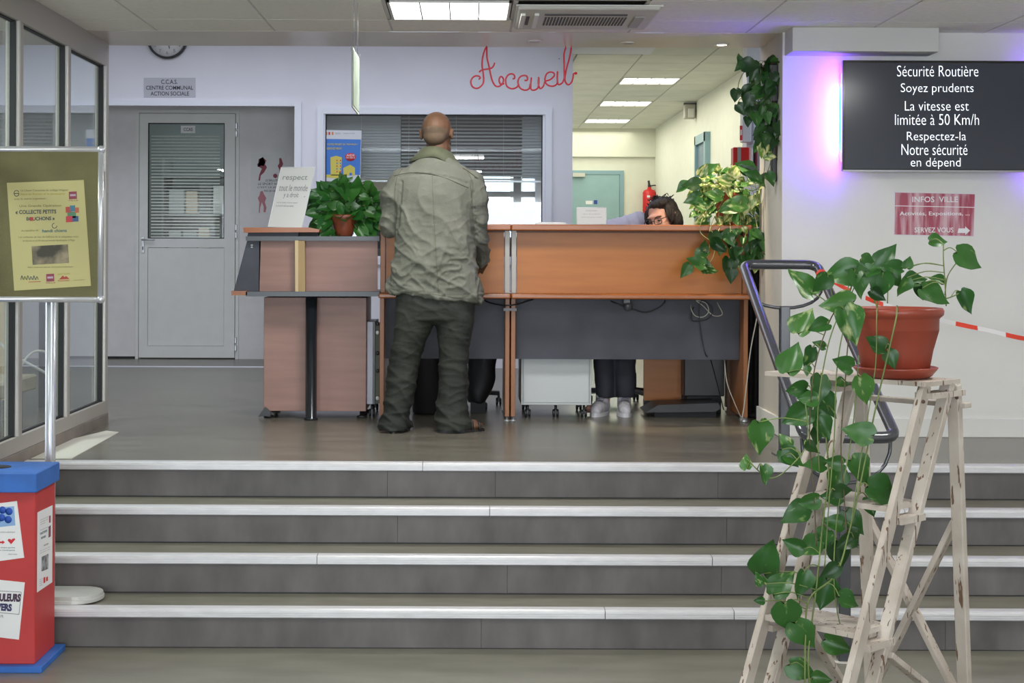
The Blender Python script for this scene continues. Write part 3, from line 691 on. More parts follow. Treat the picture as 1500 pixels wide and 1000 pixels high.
for s_, a, b, c, d in (('Sécurité Routière', 1314, 96, 1433, 112), ('Soyez prudents', 1319.5, 122, 1426, 139), ('La vitesse est', 1325.5, 148, 1419, 162),
                       ('limitée à 50 Km/h', 1311, 167, 1434, 183), ('Respectez-la', 1328.5, 193, 1415, 209.5), ('Notre sécurité', 1320.5, 211, 1417, 227), ('en dépend', 1334, 231, 1407, 248)):
    ptxt('caption_line', s_, a, b, c, d, tvY - 0.002, TXW, tv, -0.012)
def led(name, col, strg, z0, z1, x, y, wd=0.008):
    m = mat('led_' + name, (0.1, 0.1, 0.1), 0.5, emit=col, estr=strg)
    B('light_strip', m, tv, x, x + wd, y, y + 0.006, z0, z1)
zz0, zz1 = P(1230, 235, tvY).z, P(1230, 105, tvY).z
for sx, xx in ((-1, tx0 + 0.012), (1, txr - 0.02)):
    led('cyan', (0.03, 0.60, 1.0), 17, zz0 + 0.05, zz1 - 0.06, xx, YT - 0.046)
    led('red', (1.0, 0.05, 0.20), 16, zz1 - 0.055, zz1, xx, YT - 0.046)
    led('red', (1.0, 0.05, 0.20), 16, zz0, zz0 + 0.045, xx, YT - 0.046)
for sx, xx in ((-1, tx0 + 0.01), (1, txr - 0.018)):
    led('violet', (0.15, 0.035, 1.0), 200, zz0 - 0.03, zz1 + 0.03, xx, tvY + 0.022, 0.010)

sg = thing('info_sign', 'glossy maroon laminated sign reading Infos Ville Servez Vous below the television', 'sign', P(1369, 346, YT))
def q8(u, v): return (1300 + u / 10.714, 270 + v / 10.714)
def sign_mat():
    return mat('sign_maroon', (0.38, 0.06, 0.10), 0.25, col2=(0.66, 0.42, 0.47), nscale=2.4, stretch=(12, 1, 1.4), ramp=(0.42, 0.64))
flat('laminate', [q8(108, 118), q8(1380, 148), q8(1355, 822), q8(90, 795)], YT, mat('laminate', (0.75, 0.70, 0.75), 0.15), sg, 0.002)
flat('print', [q8(120, 128), q8(1370, 155), q8(1345, 810), q8(110, 785)], YT - 0.002, sign_mat(), sg, 0.0015)
WT = mat('print_white', (0.82, 0.80, 0.82), 0.5)
flat('rule', [q8(120, 330), q8(1370, 355), q8(1370, 366), q8(120, 341)], YT - 0.0035, WT, sg, 0.0006)
for s_, a, b, c, d in (('INFOS  VILLE', 390, 190, 1105, 280), ('Activités, Expositions, ...', 190, 425, 1290, 505), ('SERVEZ VOUS', 425, 675, 1035, 755)):
    ptxt('lettering', s_, *q8(a, b), *q8(c, d), YT - 0.0036, WT, sg, 0.012)
flat('arrow', [q8(*p) for p in ((1115, 690), (1220, 690), (1220, 658), (1295, 725), (1220, 795), (1220, 762), (1100, 762))], YT - 0.0035, WT, sg, 0.0006)

# fire panels on the wall stub, extinguisher, wall box
YP = 12.9
fp = thing('alarm_cabinet', 'tall white wall cabinet with red sticker above the red box', 'cabinet', P(1090, 210, YP))
B('case', mat('cabinet_white', (0.66, 0.66, 0.72), 0.5), fp, PX(1083.5, YP), PX(1096, YP), YP - 0.12, YP, P(1090, 209, YP).z, P(1090, 150, YP).z, 0.004)
B('side_cover', mat('cabinet_grey', (0.36, 0.35, 0.42), 0.5), fp, PX(1096, YP), PX(1100.5, YP), YP - 0.10, YP, P(1090, 212, YP).z, P(1090, 148, YP).z, 0.003)
flat('red_sticker', rectp(1083.6, 184, 1087.5, 205.5), YP - 0.12, REDI, fp)
flat('sticker_mark', rectp(1084.4, 190, 1086.6, 198), YP - 0.1225, PAPER, fp)
fb = thing('alarm_box', 'red fire alarm box with grey band below the white cabinet', 'alarm', P(1085, 250, YP))
B('case', REDP, fb, PX(1070, YP), PX(1094, YP), YP - 0.12, YP, P(1085, 248, YP).z, P(1085, 217, YP).z, 0.006)
B('band', mat('band_grey', (0.34, 0.33, 0.30), 0.5), fb, PX(1076, YP), PX(1081, YP), YP - 0.124, YP - 0.119, P(1085, 248, YP).z, P(1085, 217, YP).z)
B('white_side', PAPER, fb, PX(1093, YP), PX(1099, YP), YP - 0.10, YP, P(1085, 248, YP).z, P(1085, 218, YP).z, 0.004)
fb2 = thing('call_point', 'small grey box with dark red edge beside the red alarm box', 'alarm', P(1109, 250, YP))
B('case', mat('cabinet_grey', (0.36, 0.35, 0.42)), fb2, PX(1105, YP), PX(1114, YP), YP - 0.08, YP, P(1109, 250, YP).z, P(1109, 216, YP).z, 0.004)
B('edge', mat('dark_red', (0.18, 0.01, 0.03), 0.4), fb2, PX(1103.5, YP), PX(1106, YP), YP - 0.09, YP, P(1109, 249, YP).z, P(1109, 216, YP).z, 0.003)
fe = thing('fire_extinguisher', 'red fire extinguisher on the corridor end wall beside the teal door', 'extinguisher', P(951, 330, YF - 0.12))
ec = P(951, 300, YF - 0.12); r_ = 0.092; z1_ = P(951, 277, YF - .12).z
obj('cylinder', MB().lathe([(0.02, ec.z - 0.45), (r_, ec.z - 0.44), (r_, z1_ - 0.05), (r_ * 0.8, z1_ - 0.015), (0.03, z1_), (0.025, z1_ + 0.03), (0.01, z1_ + 0.03)], (ec.x, ec.y, 0), 20), REDP, fe)
mb = MB(); mb.bb(ec.x - 0.02, ec.x + 0.02, ec.y - 0.02, ec.y + 0.02, z1_ + 0.02, z1_ + 0.06); mb.beam((ec.x, ec.y, z1_ + 0.05), (ec.x - 0.01, ec.y, z1_ + 0.12), 0.03, 0.02); obj('valve', mb, BLKP, fe)
mb = MB(); mb.tube(smoothpts([(ec.x, ec.y, z1_ + 0.04), (ec.x + 0.10, ec.y, z1_ + 0.05), (ec.x + 0.13, ec.y, z1_ - 0.05), (ec.x + 0.12, ec.y, z1_ - 0.3)], 5), 0.009, 8); obj('hose', mb, BLKP, fe)
B('label_band', PAPER, fe, ec.x - 0.04, ec.x + 0.0, ec.y - r_ - 0.001, ec.y - r_ + 0.01, z1_ - 0.12, z1_ - 0.09)
B('label_band', PAPER, fe, ec.x + 0.0, ec.x + 0.05, ec.y - r_ - 0.001, ec.y - r_ + 0.03, z1_ - 0.22, z1_ - 0.16)
B('wall_mount', GREYE, fe, ec.x - 0.03, ec.x + 0.03, ec.y + r_ - 0.01, YF - 0.0, z1_ - 0.25, z1_ - 0.1)
eb = thing('wall_speaker', 'small grey box high on the corridor side wall', 'wall box', (xc - 0.06, 18.6, 2.5))
yb_ = xc * F / (1012 - VX) * 0.98; zt_ = P(1005, 153, yb_).z; zb_ = P(1005, 174, yb_).z
B('case', mat('box_beige', (0.42, 0.40, 0.33), 0.5), eb, PX(1001, yb_), PX(1017, yb_), yb_ - 0.06, yb_ + 0.06, zb_, zt_, 0.01)
B('bracket', GREYE, eb, PX(1001, yb_), xc, yb_ - 0.02, yb_ + 0.05, zt_ - 0.005, zt_ + 0.02)
B('lamp_face', mat('box_pale', (0.62, 0.62, 0.55), 0.4), eb, PX(1006, yb_), PX(1015, yb_), yb_ - 0.075, yb_ - 0.058, zb_ + 0.01, zt_ - 0.05, 0.006)

# ================================================================== RECEPTION COUNTER
YC = 8.90; scn = F / YC
def cz(y): return EYE - (y - VY) / scn
ZTOP = cz(328.5); ZLED = cz(429); ZLB = cz(436.5)
def counter(name, label, x0, x1, postl, postr):
    t = thing(name, label, 'counter', ((x0 + x1) / 2, 9.2, 0))
    obj('counter_top', MB().bb(x0, x1, 8.80, 9.16, ZTOP - 0.034, ZTOP, 0.006, 2), WOODT, t)
    B('front_panel', WOODP, t, x0 + 0.035, x1 - 0.035, 8.935, 8.955, ZLED, ZTOP - 0.034)
    B('under_top_rail', mat('rail_brown', (0.16, 0.06, 0.025), 0.5), t, x0 + 0.03, x1 - 0.03, 8.918, 8.935, ZTOP - 0.045, ZTOP - 0.034)  # dark brown strip just under the counter top
    for i, f in enumerate((postl, postr)):
        xx = x0 + 0.004 if i == 0 else x1 - 0.032
        if f: B('upright', ALUF, t, xx, xx + 0.028, 8.91, 9.0, ZLED, ZTOP - 0.034, 0.002)
        else: B('upright', WOODS, t, xx, xx + 0.028, 8.91, 9.0, ZLED, ZTOP - 0.034, 0.002)
    obj('ledge', MB().bb(x0, x1, 8.79, 9.62, ZLB, ZLED, 0.008, 2), WOODT, t)
    B('modesty_panel', GREYD, t, x0 + 0.03, x1 - 0.03, 9.03, 9.05, cz(527.5), ZLB)
    for xx in (x0 + 0.003, x1 - 0.028):
        B('end_panel', WOODS, t, xx, xx + 0.025, 8.90, 9.55, 0.03, ZLB, 0.002)
        for yy in (8.93, 9.5): obj('levelling_foot', MB().lathe([(0.016, 0.0), (0.018, 0.008), (0.008, 0.012), (0.008, 0.032)], (xx + 0.0125, yy, 0), 12), ALU, t)
    return t
xa, xb, xm, xr_ = PX(556, YC), PX(748, YC) - 0.001, PX(748, YC) + 0.001, PX(1097, YC)
counter('reception_counter', 'narrow beech counter section with grey modesty panel behind the standing man', xa, xb, False, True)
counter('reception_counter', 'long beech counter section with grey modesty panel under the lit potted plant', xm, xr_, True, False)
B('joint_bracket', mat('bracket_grey', (0.25, 0.24, 0.25), 0.5), None, PX(738, YC), PX(757, YC), 8.885, 8.90, cz(455), cz(451))
tag(bpy.data.objects['joint_bracket'], 'small metal bracket joining the two beech counter sections', 'bracket')

# corner unit at the left end
cu = thing('corner_counter', 'lower pinkish beech corner counter with dark slanted side and round black leg', 'counter', (PX(450, YC), 9.2, 0))
Y1 = 8.95
def f3(name, pts, m, th, Y=Y1, parent=cu): return obj(name, MB().prism([P(x, y, Y) for x, y in pts], (0, th, 0)), m, parent)
f3('slanted_side', [(362, 352), (382, 352), (380, 428), (342, 428)], GREYD, 0.3)
f3('front_panel', [(380, 351), (553, 351), (553, 428), (379, 428)], WOODK, 0.018)
f3('shelf_edge', [(360, 346), (556, 346), (556, 352.5), (360, 352.5)], GREYE, 0.40, 8.90)
f3('upper_band', [(364, 339), (438, 339), (436, 347), (362, 347)], GREYD, 0.25, 8.93)
f3('recess', [(436, 339), (466, 339), (466, 346), (435, 346)], BLK, 0.20, 8.97)
f3('upper_top', [(356, 333), (452, 333), (468, 336), (467, 340), (357, 340.5)], WOODT, 0.36, 8.88)
f3('ledge', [(339, 426), (362, 426), (362, 432.5), (339, 432.5)], WOODT, 0.45, 8.87)
f3('ledge_edge', [(360, 427), (556, 427), (556, 434), (360, 434)], GREYE, 0.6, 8.87)
f3('timber_prop', [(432, 352), (446.5, 352), (447, 427), (432.5, 427)], WOODL, 0.03, 8.90)
f3('prop_light_edge', [(432, 352), (437, 352), (437, 427), (432.5, 427)], mat('pale_edge', (0.60, 0.45, 0.25), 0.5), 0.004, 8.895)
for px_, py_ in ((369, 359), (369, 362)):
    obj('screw', MB().ell(P(px_, py_, 8.945), (0.008, 0.004, 0.005)), ALU, cu)
lx = PX(456.5, 8.97)
obj('leg', MB().lathe([(0.040, 0.0), (0.040, 0.012), (0.033, 0.016), (0.033, ZLB - 0.0)], (lx, 8.97, 0), 24), mat('leg_black', (0.015, 0.018, 0.022), 0.2, coat=0.4), cu)
# pink pedestal behind the round leg
pk = thing('beech_pedestal', 'pinkish beech cabinet standing behind the round black leg', 'cabinet', (PX(462, 9.05), 9.3, 0))
B('body', WOODK, pk, PX(387, 9.05), PX(537, 9.05), 9.05, 9.5, P(460, 602, 9.05).z, ZLB - 0.004, 0.002)
for xx in (PX(393, 9.05), PX(530, 9.05)):
    for yy in (9.10, 9.44):
        mb = MB(); mb.lathe([(0.028, 0.0), (0.030, 0.01), (0.012, 0.016), (0.012, 0.05)], (xx, yy, 0), 14); obj('foot', mb, BLKP, pk)
mb = MB(); mb.prism([P(378, 610, 9.03), P(396, 609, 9.03), P(396, 603, 9.03), P(388, 596, 9.03)], (0, 0.04, 0)); obj('foot_lever', mb, BLKP, pk)
def caster(t, x, y, h=0.05):
    mb = MB()
    for s_ in (-0.011, 0.011): mb.lathe([(0.004, -0.007), (0.020, -0.007), (0.0235, -0.004), (0.0235, 0.004), (0.020, 0.007), (0.004, 0.007)], (x + s_, y, 0.0235), 14, 'Z', Matrix.Rotation(R(90), 4, 'Y'))
    mb.bb(x - 0.004, x + 0.004, y - 0.012, y + 0.012, 0.02, 0.045); mb.lathe([(0.008, 0.03), (0.008, h)], (x, y, 0), 8)
    obj('caster', mb, BLKP, t)
def pedestal(label, x0, x1, y0, y1, z1, group=None):
    t = thing('drawer_pedestal', label, 'cabinet', ((x0 + x1) / 2, (y0 + y1) / 2, 0), group)
    B('body', PEDW, t, x0, x1, y0, y1, 0.075, z1, 0.003)
    B('back_panel', PEDW, t, x0 + 0.015, x1 - 0.015, y0 - 0.004, y0, 0.09, z1 - 0.01, 0.001)
    B('edge_strip', mat('ped_edge', (0.30, 0.34, 0.35), 0.4), t, x0 + 0.010, x0 + 0.013, y0 - 0.005, y0, 0.085, z1)
    B('edge_strip', mat('ped_edge'  , (0.30, 0.34, 0.35), 0.4), t, x1 - 0.013, x1 - 0.010, y0 - 0.005, y0, 0.085, z1)
    for xx in (x0 + 0.04, x1 - 0.04):
        for yy in (y0 + 0.04, y1 - 0.04): caster(t, xx, yy, 0.078)
    caster(t, (x0 + x1) / 2, y0 + 0.05, 0.078)
    return t
YPD = 9.12
pedestal('white mobile drawer unit beside the white trainers under the counter', PX(764, YPD), PX(867, YPD), YPD, YPD + 0.5, 0.58)
t = thing('side_pedestal', 'slim white drawer unit edge with black handles beside the pinkish cabinet', 'cabinet', (PX(545, 9.1), 9.35, 0))
x0, x1 = PX(538, 9.1), PX(547, 9.1); zz = P(540, 471, 9.1).z; zq = P(540, 592, 9.1).z
B('body', mat('ped_lilac', (0.52, 0.53, 0.62), 0.4), t, x0, x1, 9.1, 9.55, zq, zz, 0.003)
B('door_edge', GREYE, t, x1, x1 + 0.010, 9.11, 9.5, zq, zz)
B('inner_panel', mat('ped_olive', (0.16, 0.17, 0.13), 0.6), t, x1 + 0.010, x1 + 0.04, 9.15, 9.5, zq, zz - 0.02)
for yy in (474, 487, 517, 543, 583):
    obj('handle', MB().ell(P(553, yy, 9.10), (0.010, 0.006, 0.012)), PAPER if yy in (487, 583) else BLKP, t)
for yy in (9.15, 9.5):
    caster(t, (x0 + x1) / 2 + 0.01, yy, zq)
# wood panel, dark bin and brown things under the desk
t = thing('desk_side_board', 'orange beech board standing behind the chair foot under the long counter', 'board', (PX(972, 9.75), 9.75, 0))
B('board', WOODP, t, PX(944, 9.6), PX(999, 9.6), 9.60, 9.63, 0.06, 0.66); B('plinth', BLKP, t, PX(944, 9.6), PX(999, 9.6), 9.59, 9.64, 0.0, 0.06)
t = thing('computer_tower', 'black computer case on the floor under the right end of the counter', 'computer', (PX(1033, 9.5), 9.6, 0))
B('case', BLKP, t, PX(1003, 9.45), PX(1062, 9.45), 9.45, 9.8, 0.10, 0.55, 0.005); B('plinth', BLK, t, PX(1008, 9.45), PX(1058, 9.45), 9.47, 9.78, 0.0, 0.10)
t = thing('desk_end_board', 'dark brown inner board at the right end under the counter', 'board', (PX(1075, 9.3), 9.35, 0))
B('board', mat('dark_brown', (0.11, 0.05, 0.025), 0.5), t, PX(1066, 9.35), PX(1085, 9.35), 9.35, 9.37, 0.0, 0.6)
t = thing('gap_screen', 'added black folding screen that fills the dark gap between the counter end and the pillar', 'screen', (PX(1104, 9.3), 9.3, 0))  # black panel added to keep the gap beside the pillar dark
mb = MB(); 
for i in range(5): mb.box((PX(1099 + i * 4, 9.2), 9.2 + 0.03 * (i % 2), 0.56), (0.022, 0.05, 1.10), None, 0.006)
obj('fold', mb, mat('gap_black', (0.016, 0.015, 0.017), 0.8), t)
obj('foot', MB().lathe([(0.035, 0.0), (0.04, 0.02), (0.02, 0.04)], (PX(1104, 9.2), 9.2, 0), 16), BLK, t)

# cables
def cable(label, pts, r, m, Y, name='cable'):
    o = obj(name, MB().tube(smoothpts([P(x, y, Y + (q[0] if q else 0)) for x, y, *q in pts], 6), r, 6), m); tag(o, label, 'cable'); return o
CABW = mat('cable_cream', (0.50, 0.48, 0.42), 0.5)
cable('black cable sagging below the ledge behind the man', [(705, 432, .1), (712, 441, .0), (735, 447, -.13), (755, 446, -.13), (775, 440, -.02), (790, 436, .1)], 0.004, BLKP, 9.01)
cable('thin black lead running along the grey panel to the socket bundle', [(885, 436, .1), (900, 443), (925, 452), (945, 457), (962, 452), (974, 442), (970, 436, .1)], 0.004, BLKP, 9.01)
o = obj('power_socket', MB().ell(P(920, 448, 9.005), (0.026, 0.02, 0.03)).box(P(918, 441, 9.005), (0.045, 0.03, 0.03), None, 0.005), mat('plug_grey', (0.08, 0.08, 0.09), 0.3)); tag(o, 'dark grey plug hanging under the counter ledge', 'plug')
cable('black cable loop dropping down the grey panel to the floor', [(1022, 436, .1), (1014, 455), (1013, 468), (1022, 470), (1038, 466), (1044, 452), (1030, 440), (1024, 450), (1026, 480), (1029, 500), (1034, 520), (1042, 530, .1), (1060, 600, .2)], 0.0035, BLKP, 9.01)
cable('cream cable coil hanging under the right part of the ledge', [(1014, 437, .1), (1012, 450), (1018, 462), (1030, 464), (1038, 456), (1034, 444), (1020, 440), (1030, 448), (1045, 462), (1058, 460), (1052, 446), (1048, 437, .1)], 0.003, CABW, 9.01)
cable('cream cable hanging past the right end panel to the floor', [(1121, 405, .0), (1112, 450), (1100, 510), (1094, 560), (1090, 595), (1087, 612)], 0.0035, CABW, 8.86)
cable('thin cream cable hanging inside the counter near its right end', [(1061, 525, .1), (1065, 560), (1076, 590), (1086, 612)], 0.003, CABW, 8.98)

# office chairs
def chair(label, cx, cy, rot, seat_z=0.46, back=True):
    t = thing('office_chair', label, 'chair', (cx, cy, 0), None)
    for k in range(5):
        a = rot + k * 2 * math.pi / 5; e = (cx + 0.29 * math.cos(a), cy + 0.29 * math.sin(a))
        mb = MB(); mb.beam((cx, cy, 0.095), (e[0], e[1], 0.075), 0.05, 0.03, (0.3, 0.2, 1), 0.006); obj('foot_arm', mb, BLKP, t)
        caster(t, e[0], e[1], 0.075)
    obj('column', MB().lathe([(0.035, 0.07), (0.035, 0.2), (0.022, 0.21), (0.022, seat_z - 0.04)], (cx, cy, 0), 16), BLKP, t)
    FAB = mat('chair_fabric', (0.012, 0.012, 0.015), 0.85)
    obj('seat', MB().bb(cx - 0.24, cx + 0.24, cy - 0.23, cy + 0.23, seat_z - 0.06, seat_z, 0.03, 3), FAB, t)
    if back:
        obj('backrest', MB().bb(cx - 0.21, cx + 0.21, cy + 0.21, cy + 0.27, seat_z + 0.12, seat_z + 0.52, 0.028, 3), FAB, t)
        obj('back_support', MB().beam((cx, cy + 0.15, seat_z - 0.05), (cx, cy + 0.26, seat_z + 0.2), 0.05, 0.02), BLKP, t)
    return t
chair('black office chair under the narrow counter section behind the man', PX(668, 9.85), 9.80, 0.35)

# ================================================================== PLANTS
def leaf_mesh(name, m, curl, fold, seed):
    rn = random.Random(seed); me = bpy.data.meshes.new(name)
    # heart outline half widths along length (0 base .. 1 tip)
    T = [-0.10, -0.02, 0.08, 0.20, 0.34, 0.50, 0.66, 0.80, 0.91, 1.0]
    W = [0.15, 0.27, 0.355, 0.40, 0.395, 0.335, 0.235, 0.13, 0.055, 0.0]
    bend = (0.10, -0.12, 0.05)[seed % 3]
    vs = []; fs = []; rows = []
    for i, (t_, w_) in enumerate(zip(T, W)):
        row = []
        for j, s_ in enumerate((-1, -0.5, 0, 0.5, 1)):
            y = t_
            if i == 0 and s_ == 0: y = 0.05
            x = s_ * w_ * (1 + 0.05 * math.sin(7 * t_ + seed + s_))
            if i == 0: x = s_ * w_ + (0.05 * s_)
            x += bend * t_ * t_
            z = fold * abs(x) ** 1.2 * 1.3 - curl * (t_ ** 2) * 0.5 - abs(s_) ** 2 * 0.04 * math.sin(9 * t_ + seed) + (-0.035 if s_ == 0 else 0)
            row.append(len(vs)); vs.append((x, y, z))
            if w_ == 0: break
        rows.append(row)
    for a, b in zip(rows[:-1], rows[1:]):
        if len(b) == 5:
            for j in range(4): fs.append((a[j], a[j + 1], b[j + 1], b[j]))
        else:
            for j in range(4): fs.append((a[j], a[j + 1], b[0]))
    me.from_pydata(vs, [], fs); me.update()
    for p in me.polygons: p.use_smooth = True
    me.materials.append(m); return me
LG = leaf_mat('leaf_green', (0.022, 0.095, 0.018), (0.050, 0.165, 0.030), (0.28, 0.40, 0.13), 0.32)
LV = leaf_mat('leaf_variegated', (0.035, 0.14, 0.022), (0.07, 0.20, 0.035), (0.48, 0.56, 0.26), 0.40)
LD = leaf_mat('leaf_dark', (0.012, 0.050, 0.012), (0.030, 0.090, 0.020), (0.16, 0.22, 0.08), 0.28)
LY = leaf_mat('leaf_yellow_green', (0.10, 0.22, 0.03), (0.20, 0.32, 0.05), (0.72, 0.70, 0.34), 0.50)
LC = leaf_mat('leaf_counter', (0.022, 0.12, 0.02), (0.05, 0.19, 0.03), (0.24, 0.36, 0.12), 0.28)
LM = {k: [leaf_mesh('leaf_' + k, m, c, f, i) for i, (c, f) in enumerate(((0.25, 0.25), (0.5, 0.1), (0.1, 0.5)))] for k, m in (('g', LG), ('v', LV), ('d', LD), ('y', LY), ('c', LC))}
def leaf(parent, base, tip_dir, normal, L, kind, rn, wr=1.0):
    y = Vector(tip_dir).normalized(); n = Vector(normal); n = (n - y * n.dot(y))
    if n.length < 1e-4: n = y.orthogonal()
    n.normalize(); x = y.cross(n)
    me = rn.choice(LM[kind])
    o = bpy.data.objects.new('leaf', me); C.objects.link(o); o.parent = parent
    M = Matrix((x * L * wr, y * L, n * L)).transposed().to_4x4(); M.translation = Vector(base) - wloc(parent)
    o.matrix_local = M
    return o
def pot(t, c, rt, rb, h, m, lip=0.018, n=48, ribs=True):
    mb = MB()
    prof = [(rb * 0.9, 0), (rb, 0.004), (rb + (rt - rb) * 0.35, h * 0.35), (rb + (rt - rb) * 0.85, h * 0.66), (rt * 0.965, h * 0.68), (rt * 0.97, h - 0.035), (rt, h - 0.03), (rt + lip * 0.5, h - 0.022), (rt + lip * 0.6, h - 0.008), (rt + lip * 0.3, h), (rt - 0.008, h), (rt - 0.014, h - 0.02), (0.001, h - 0.022)]
    mb.lathe(prof, c, n, rib=(1, 3, 0.0045) if ribs else None)
    obj('pot', mb, m, t)
    obj('soil', MB().lathe([(0.001, h - 0.02), (rt - 0.016, h - 0.02), (rt - 0.016, h - 0.012), (0.001, h - 0.006)], c, 24), SOIL, t)

# ---------- stepladder
WV = Vector((0.69, -0.724, 0)); DV = Vector((0.724, 0.69, 0))
PT = mat('chipped_paint', (0.60, 0.56, 0.53), 0.6, nvar=0.0)
def chipped():
    m = bpy.data.materials.new('chipped_white_paint'); m.use_nodes = True; nt = m.node_tree; N = nt.nodes; L = nt.links; b = N['Principled BSDF']; b.inputs['Roughness'].default_value = 0.6
    tc = N.new('ShaderNodeTexCoord')
    def nz(scale, vec, det=4):
        mp = N.new('ShaderNodeMapping'); mp.inputs['Scale'].default_value = vec; L.new(tc.outputs['Object'], mp.inputs[0])
        n = N.new('ShaderNodeTexNoise'); n.inputs['Scale'].default_value = scale; n.inputs['Detail'].default_value = det; L.new(mp.outputs[0], n.inputs['Vector']); return n
    a = nz(26, (2.8, 2.8, 0.38), 3); r1 = N.new('ShaderNodeValToRGB'); r1.color_ramp.elements[0].position = 0.625; r1.color_ramp.elements[1].position = 0.645; L.new(a.outputs['Fac'], r1.inputs[0])
    c = nz(9, (1, 1, 1), 5); r2 = N.new('ShaderNodeValToRGB'); r2.color_ramp.elements[0].position = 0.3; r2.color_ramp.elements[1].position = 0.75
    r2.color_ramp.elements[0].color = (0.42, 0.355, 0.30, 1); r2.color_ramp.elements[1].color = (0.60, 0.54, 0.48, 1); L.new(c.outputs['Fac'], r2.inputs[0])
    mx = N.new('ShaderNodeMix'); mx.data_type = 'RGBA'; L.new(r1.outputs[0], mx.inputs[0]); L.new(r2.outputs[0], mx.inputs[6]); mx.inputs[7].default_value = (0.15, 0.085, 0.05, 1)
    L.new(mx.outputs[2], b.inputs['Base Color'])
    bp_ = N.new('ShaderNodeBump'); bp_.inputs['Strength'].default_value = 0.4; bp_.inputs['Distance'].default_value = 0.003; bp_.invert = True; L.new(r1.outputs[0], bp_.inputs['Height']); L.new(bp_.outputs[0], b.inputs['Normal'])
    return m
CHIP = chipped()
def H(xy, h): return Vector((xy[0], xy[1], EYE - h))
la = thing('stepladder', 'old wooden stepladder with chipped white paint on the lower floor by the stairs', 'stepladder', (1.3, 5.0, ZL))
B0 = Vector((1.427, 4.89, 0)); HT = 0.40; HB = EYE - ZL
def front(off, h): s_ = (h - HT) * 0.492; return Vector((off.x - DV.x * s_, off.y - DV.y * s_, EYE - h))
A0 = B0 - WV * 0.345; C0 = B0 + DV * 0.139; E0 = A0 + DV * 0.139
def rail(name, a, b, w1, w2): obj(name, MB().beam(a, b, w1, w2, ref=tuple(DV), bev=0.003), CHIP, la)
for o_ in (B0, A0): rail('front_rail', front(o_, HT), front(o_, HB), 0.022, 0.046)
for o_ in (C0, E0): rail('front_rail', front(o_, HT), front(o_, HB), 0.040, 0.026)
D0 = Vector((1.555, 5.015, 0)); F0 = D0 - WV * 0.345
def rear(off, h): s_ = (h - HT) * 0.075; return Vector((off.x + DV.x * s_, off.y + DV.y * s_, EYE - h))
for o_ in (D0, F0): rail('rear_leg', rear(o_, HT + 0.01), rear(o_, HB), 0.040, 0.028)
for h_ in (0.76, 1.115, 1.47):
    a = front(A0, h_); b = front(B0, h_); c = front(C0, h_); d = front(E0, h_)
    q = DV * 0.022; pw = WV * 0.012
    poly = [a - q + pw, b - q - pw, c + q - pw, d + q + pw]
    obj('tread', MB().prism([p + Vector((0, 0, 0.0)) for p in poly], (0, 0, -0.017)), CHIP, la)
    for s1, s2 in ((a, d), (b, c)):
        mb = MB(); mb.beam(s1 + Vector((0, 0, -0.045)), s2 + Vector((0, 0, -0.045)), 0.052, 0.02, ref=(0, 0, 1)); obj('tread_bracket', mb, CHIP, la)
ctr = Vector((1.283, 5.13, 0)); zt2 = 0.56
poly = []
for sw_, sd_ in ((-1, -1), (1, -1), (1, 1), (-1, 1)): poly.append(Vector((ctr.x + WV.x * 0.30 * sw_ + DV.x * 0.105 * sd_, ctr.y + WV.y * 0.30 * sw_ + DV.y * 0.105 * sd_, zt2)))
obj('top_board', MB().prism(poly, (0, 0, -0.014)), CHIP, la)
# rails under the board
a = rear(F0, 0.52) - WV * 0.02 + DV * 0.0; b = rear(D0, 0.50) + WV * 0.02
rl = lambda a, b, w_, t_: obj('cross_rail', MB().beam(a, b, w_, t_, ref=(0, 0, 1), bev=0.002), CHIP, la)
rl(Vector((F0.x, F0.y, EYE - 0.476)) - WV * 0.05 + DV * 0.028, Vector((D0.x, D0.y, EYE - 0.476)) + WV * 0.035 + DV * 0.028, 0.042, 0.016)
for o1, o2 in ((B0, D0), (A0, F0)):
    obj('side_rail', MB().beam(H((o1 - DV * 0.01)[:2], HT + 0.035), H((o2 + DV * 0.02)[:2], HT + 0.035), 0.06, 0.018, ref=(0, 0, 1)), CHIP, la)
rl(P(1266, 748, 5.34), P(1408, 1030, 5.14), 0.046, 0.018)
rl(P(1400, 762, 5.12), P(1268, 1030, 5.32), 0.050, 0.018)
rl(P(1300, 958, 4.72), P(1420, 1055, 5.10), 0.036, 0.018)
rl(P(1170, 895, 5.0), P(1245, 1020, 5.28), 0.034, 0.018)
for o_, f_ in ((B0, front), (D0, rear)):
    p = f_(o_, HT + 0.05); mb = MB(); mb.ell(p - DV * 0.0 - Vector((0, 0.024, 0)), (0.006, 0.004, 0.006)); obj('screw', mb, mat('rust', (0.10, 0.05, 0.03), 0.7), la)

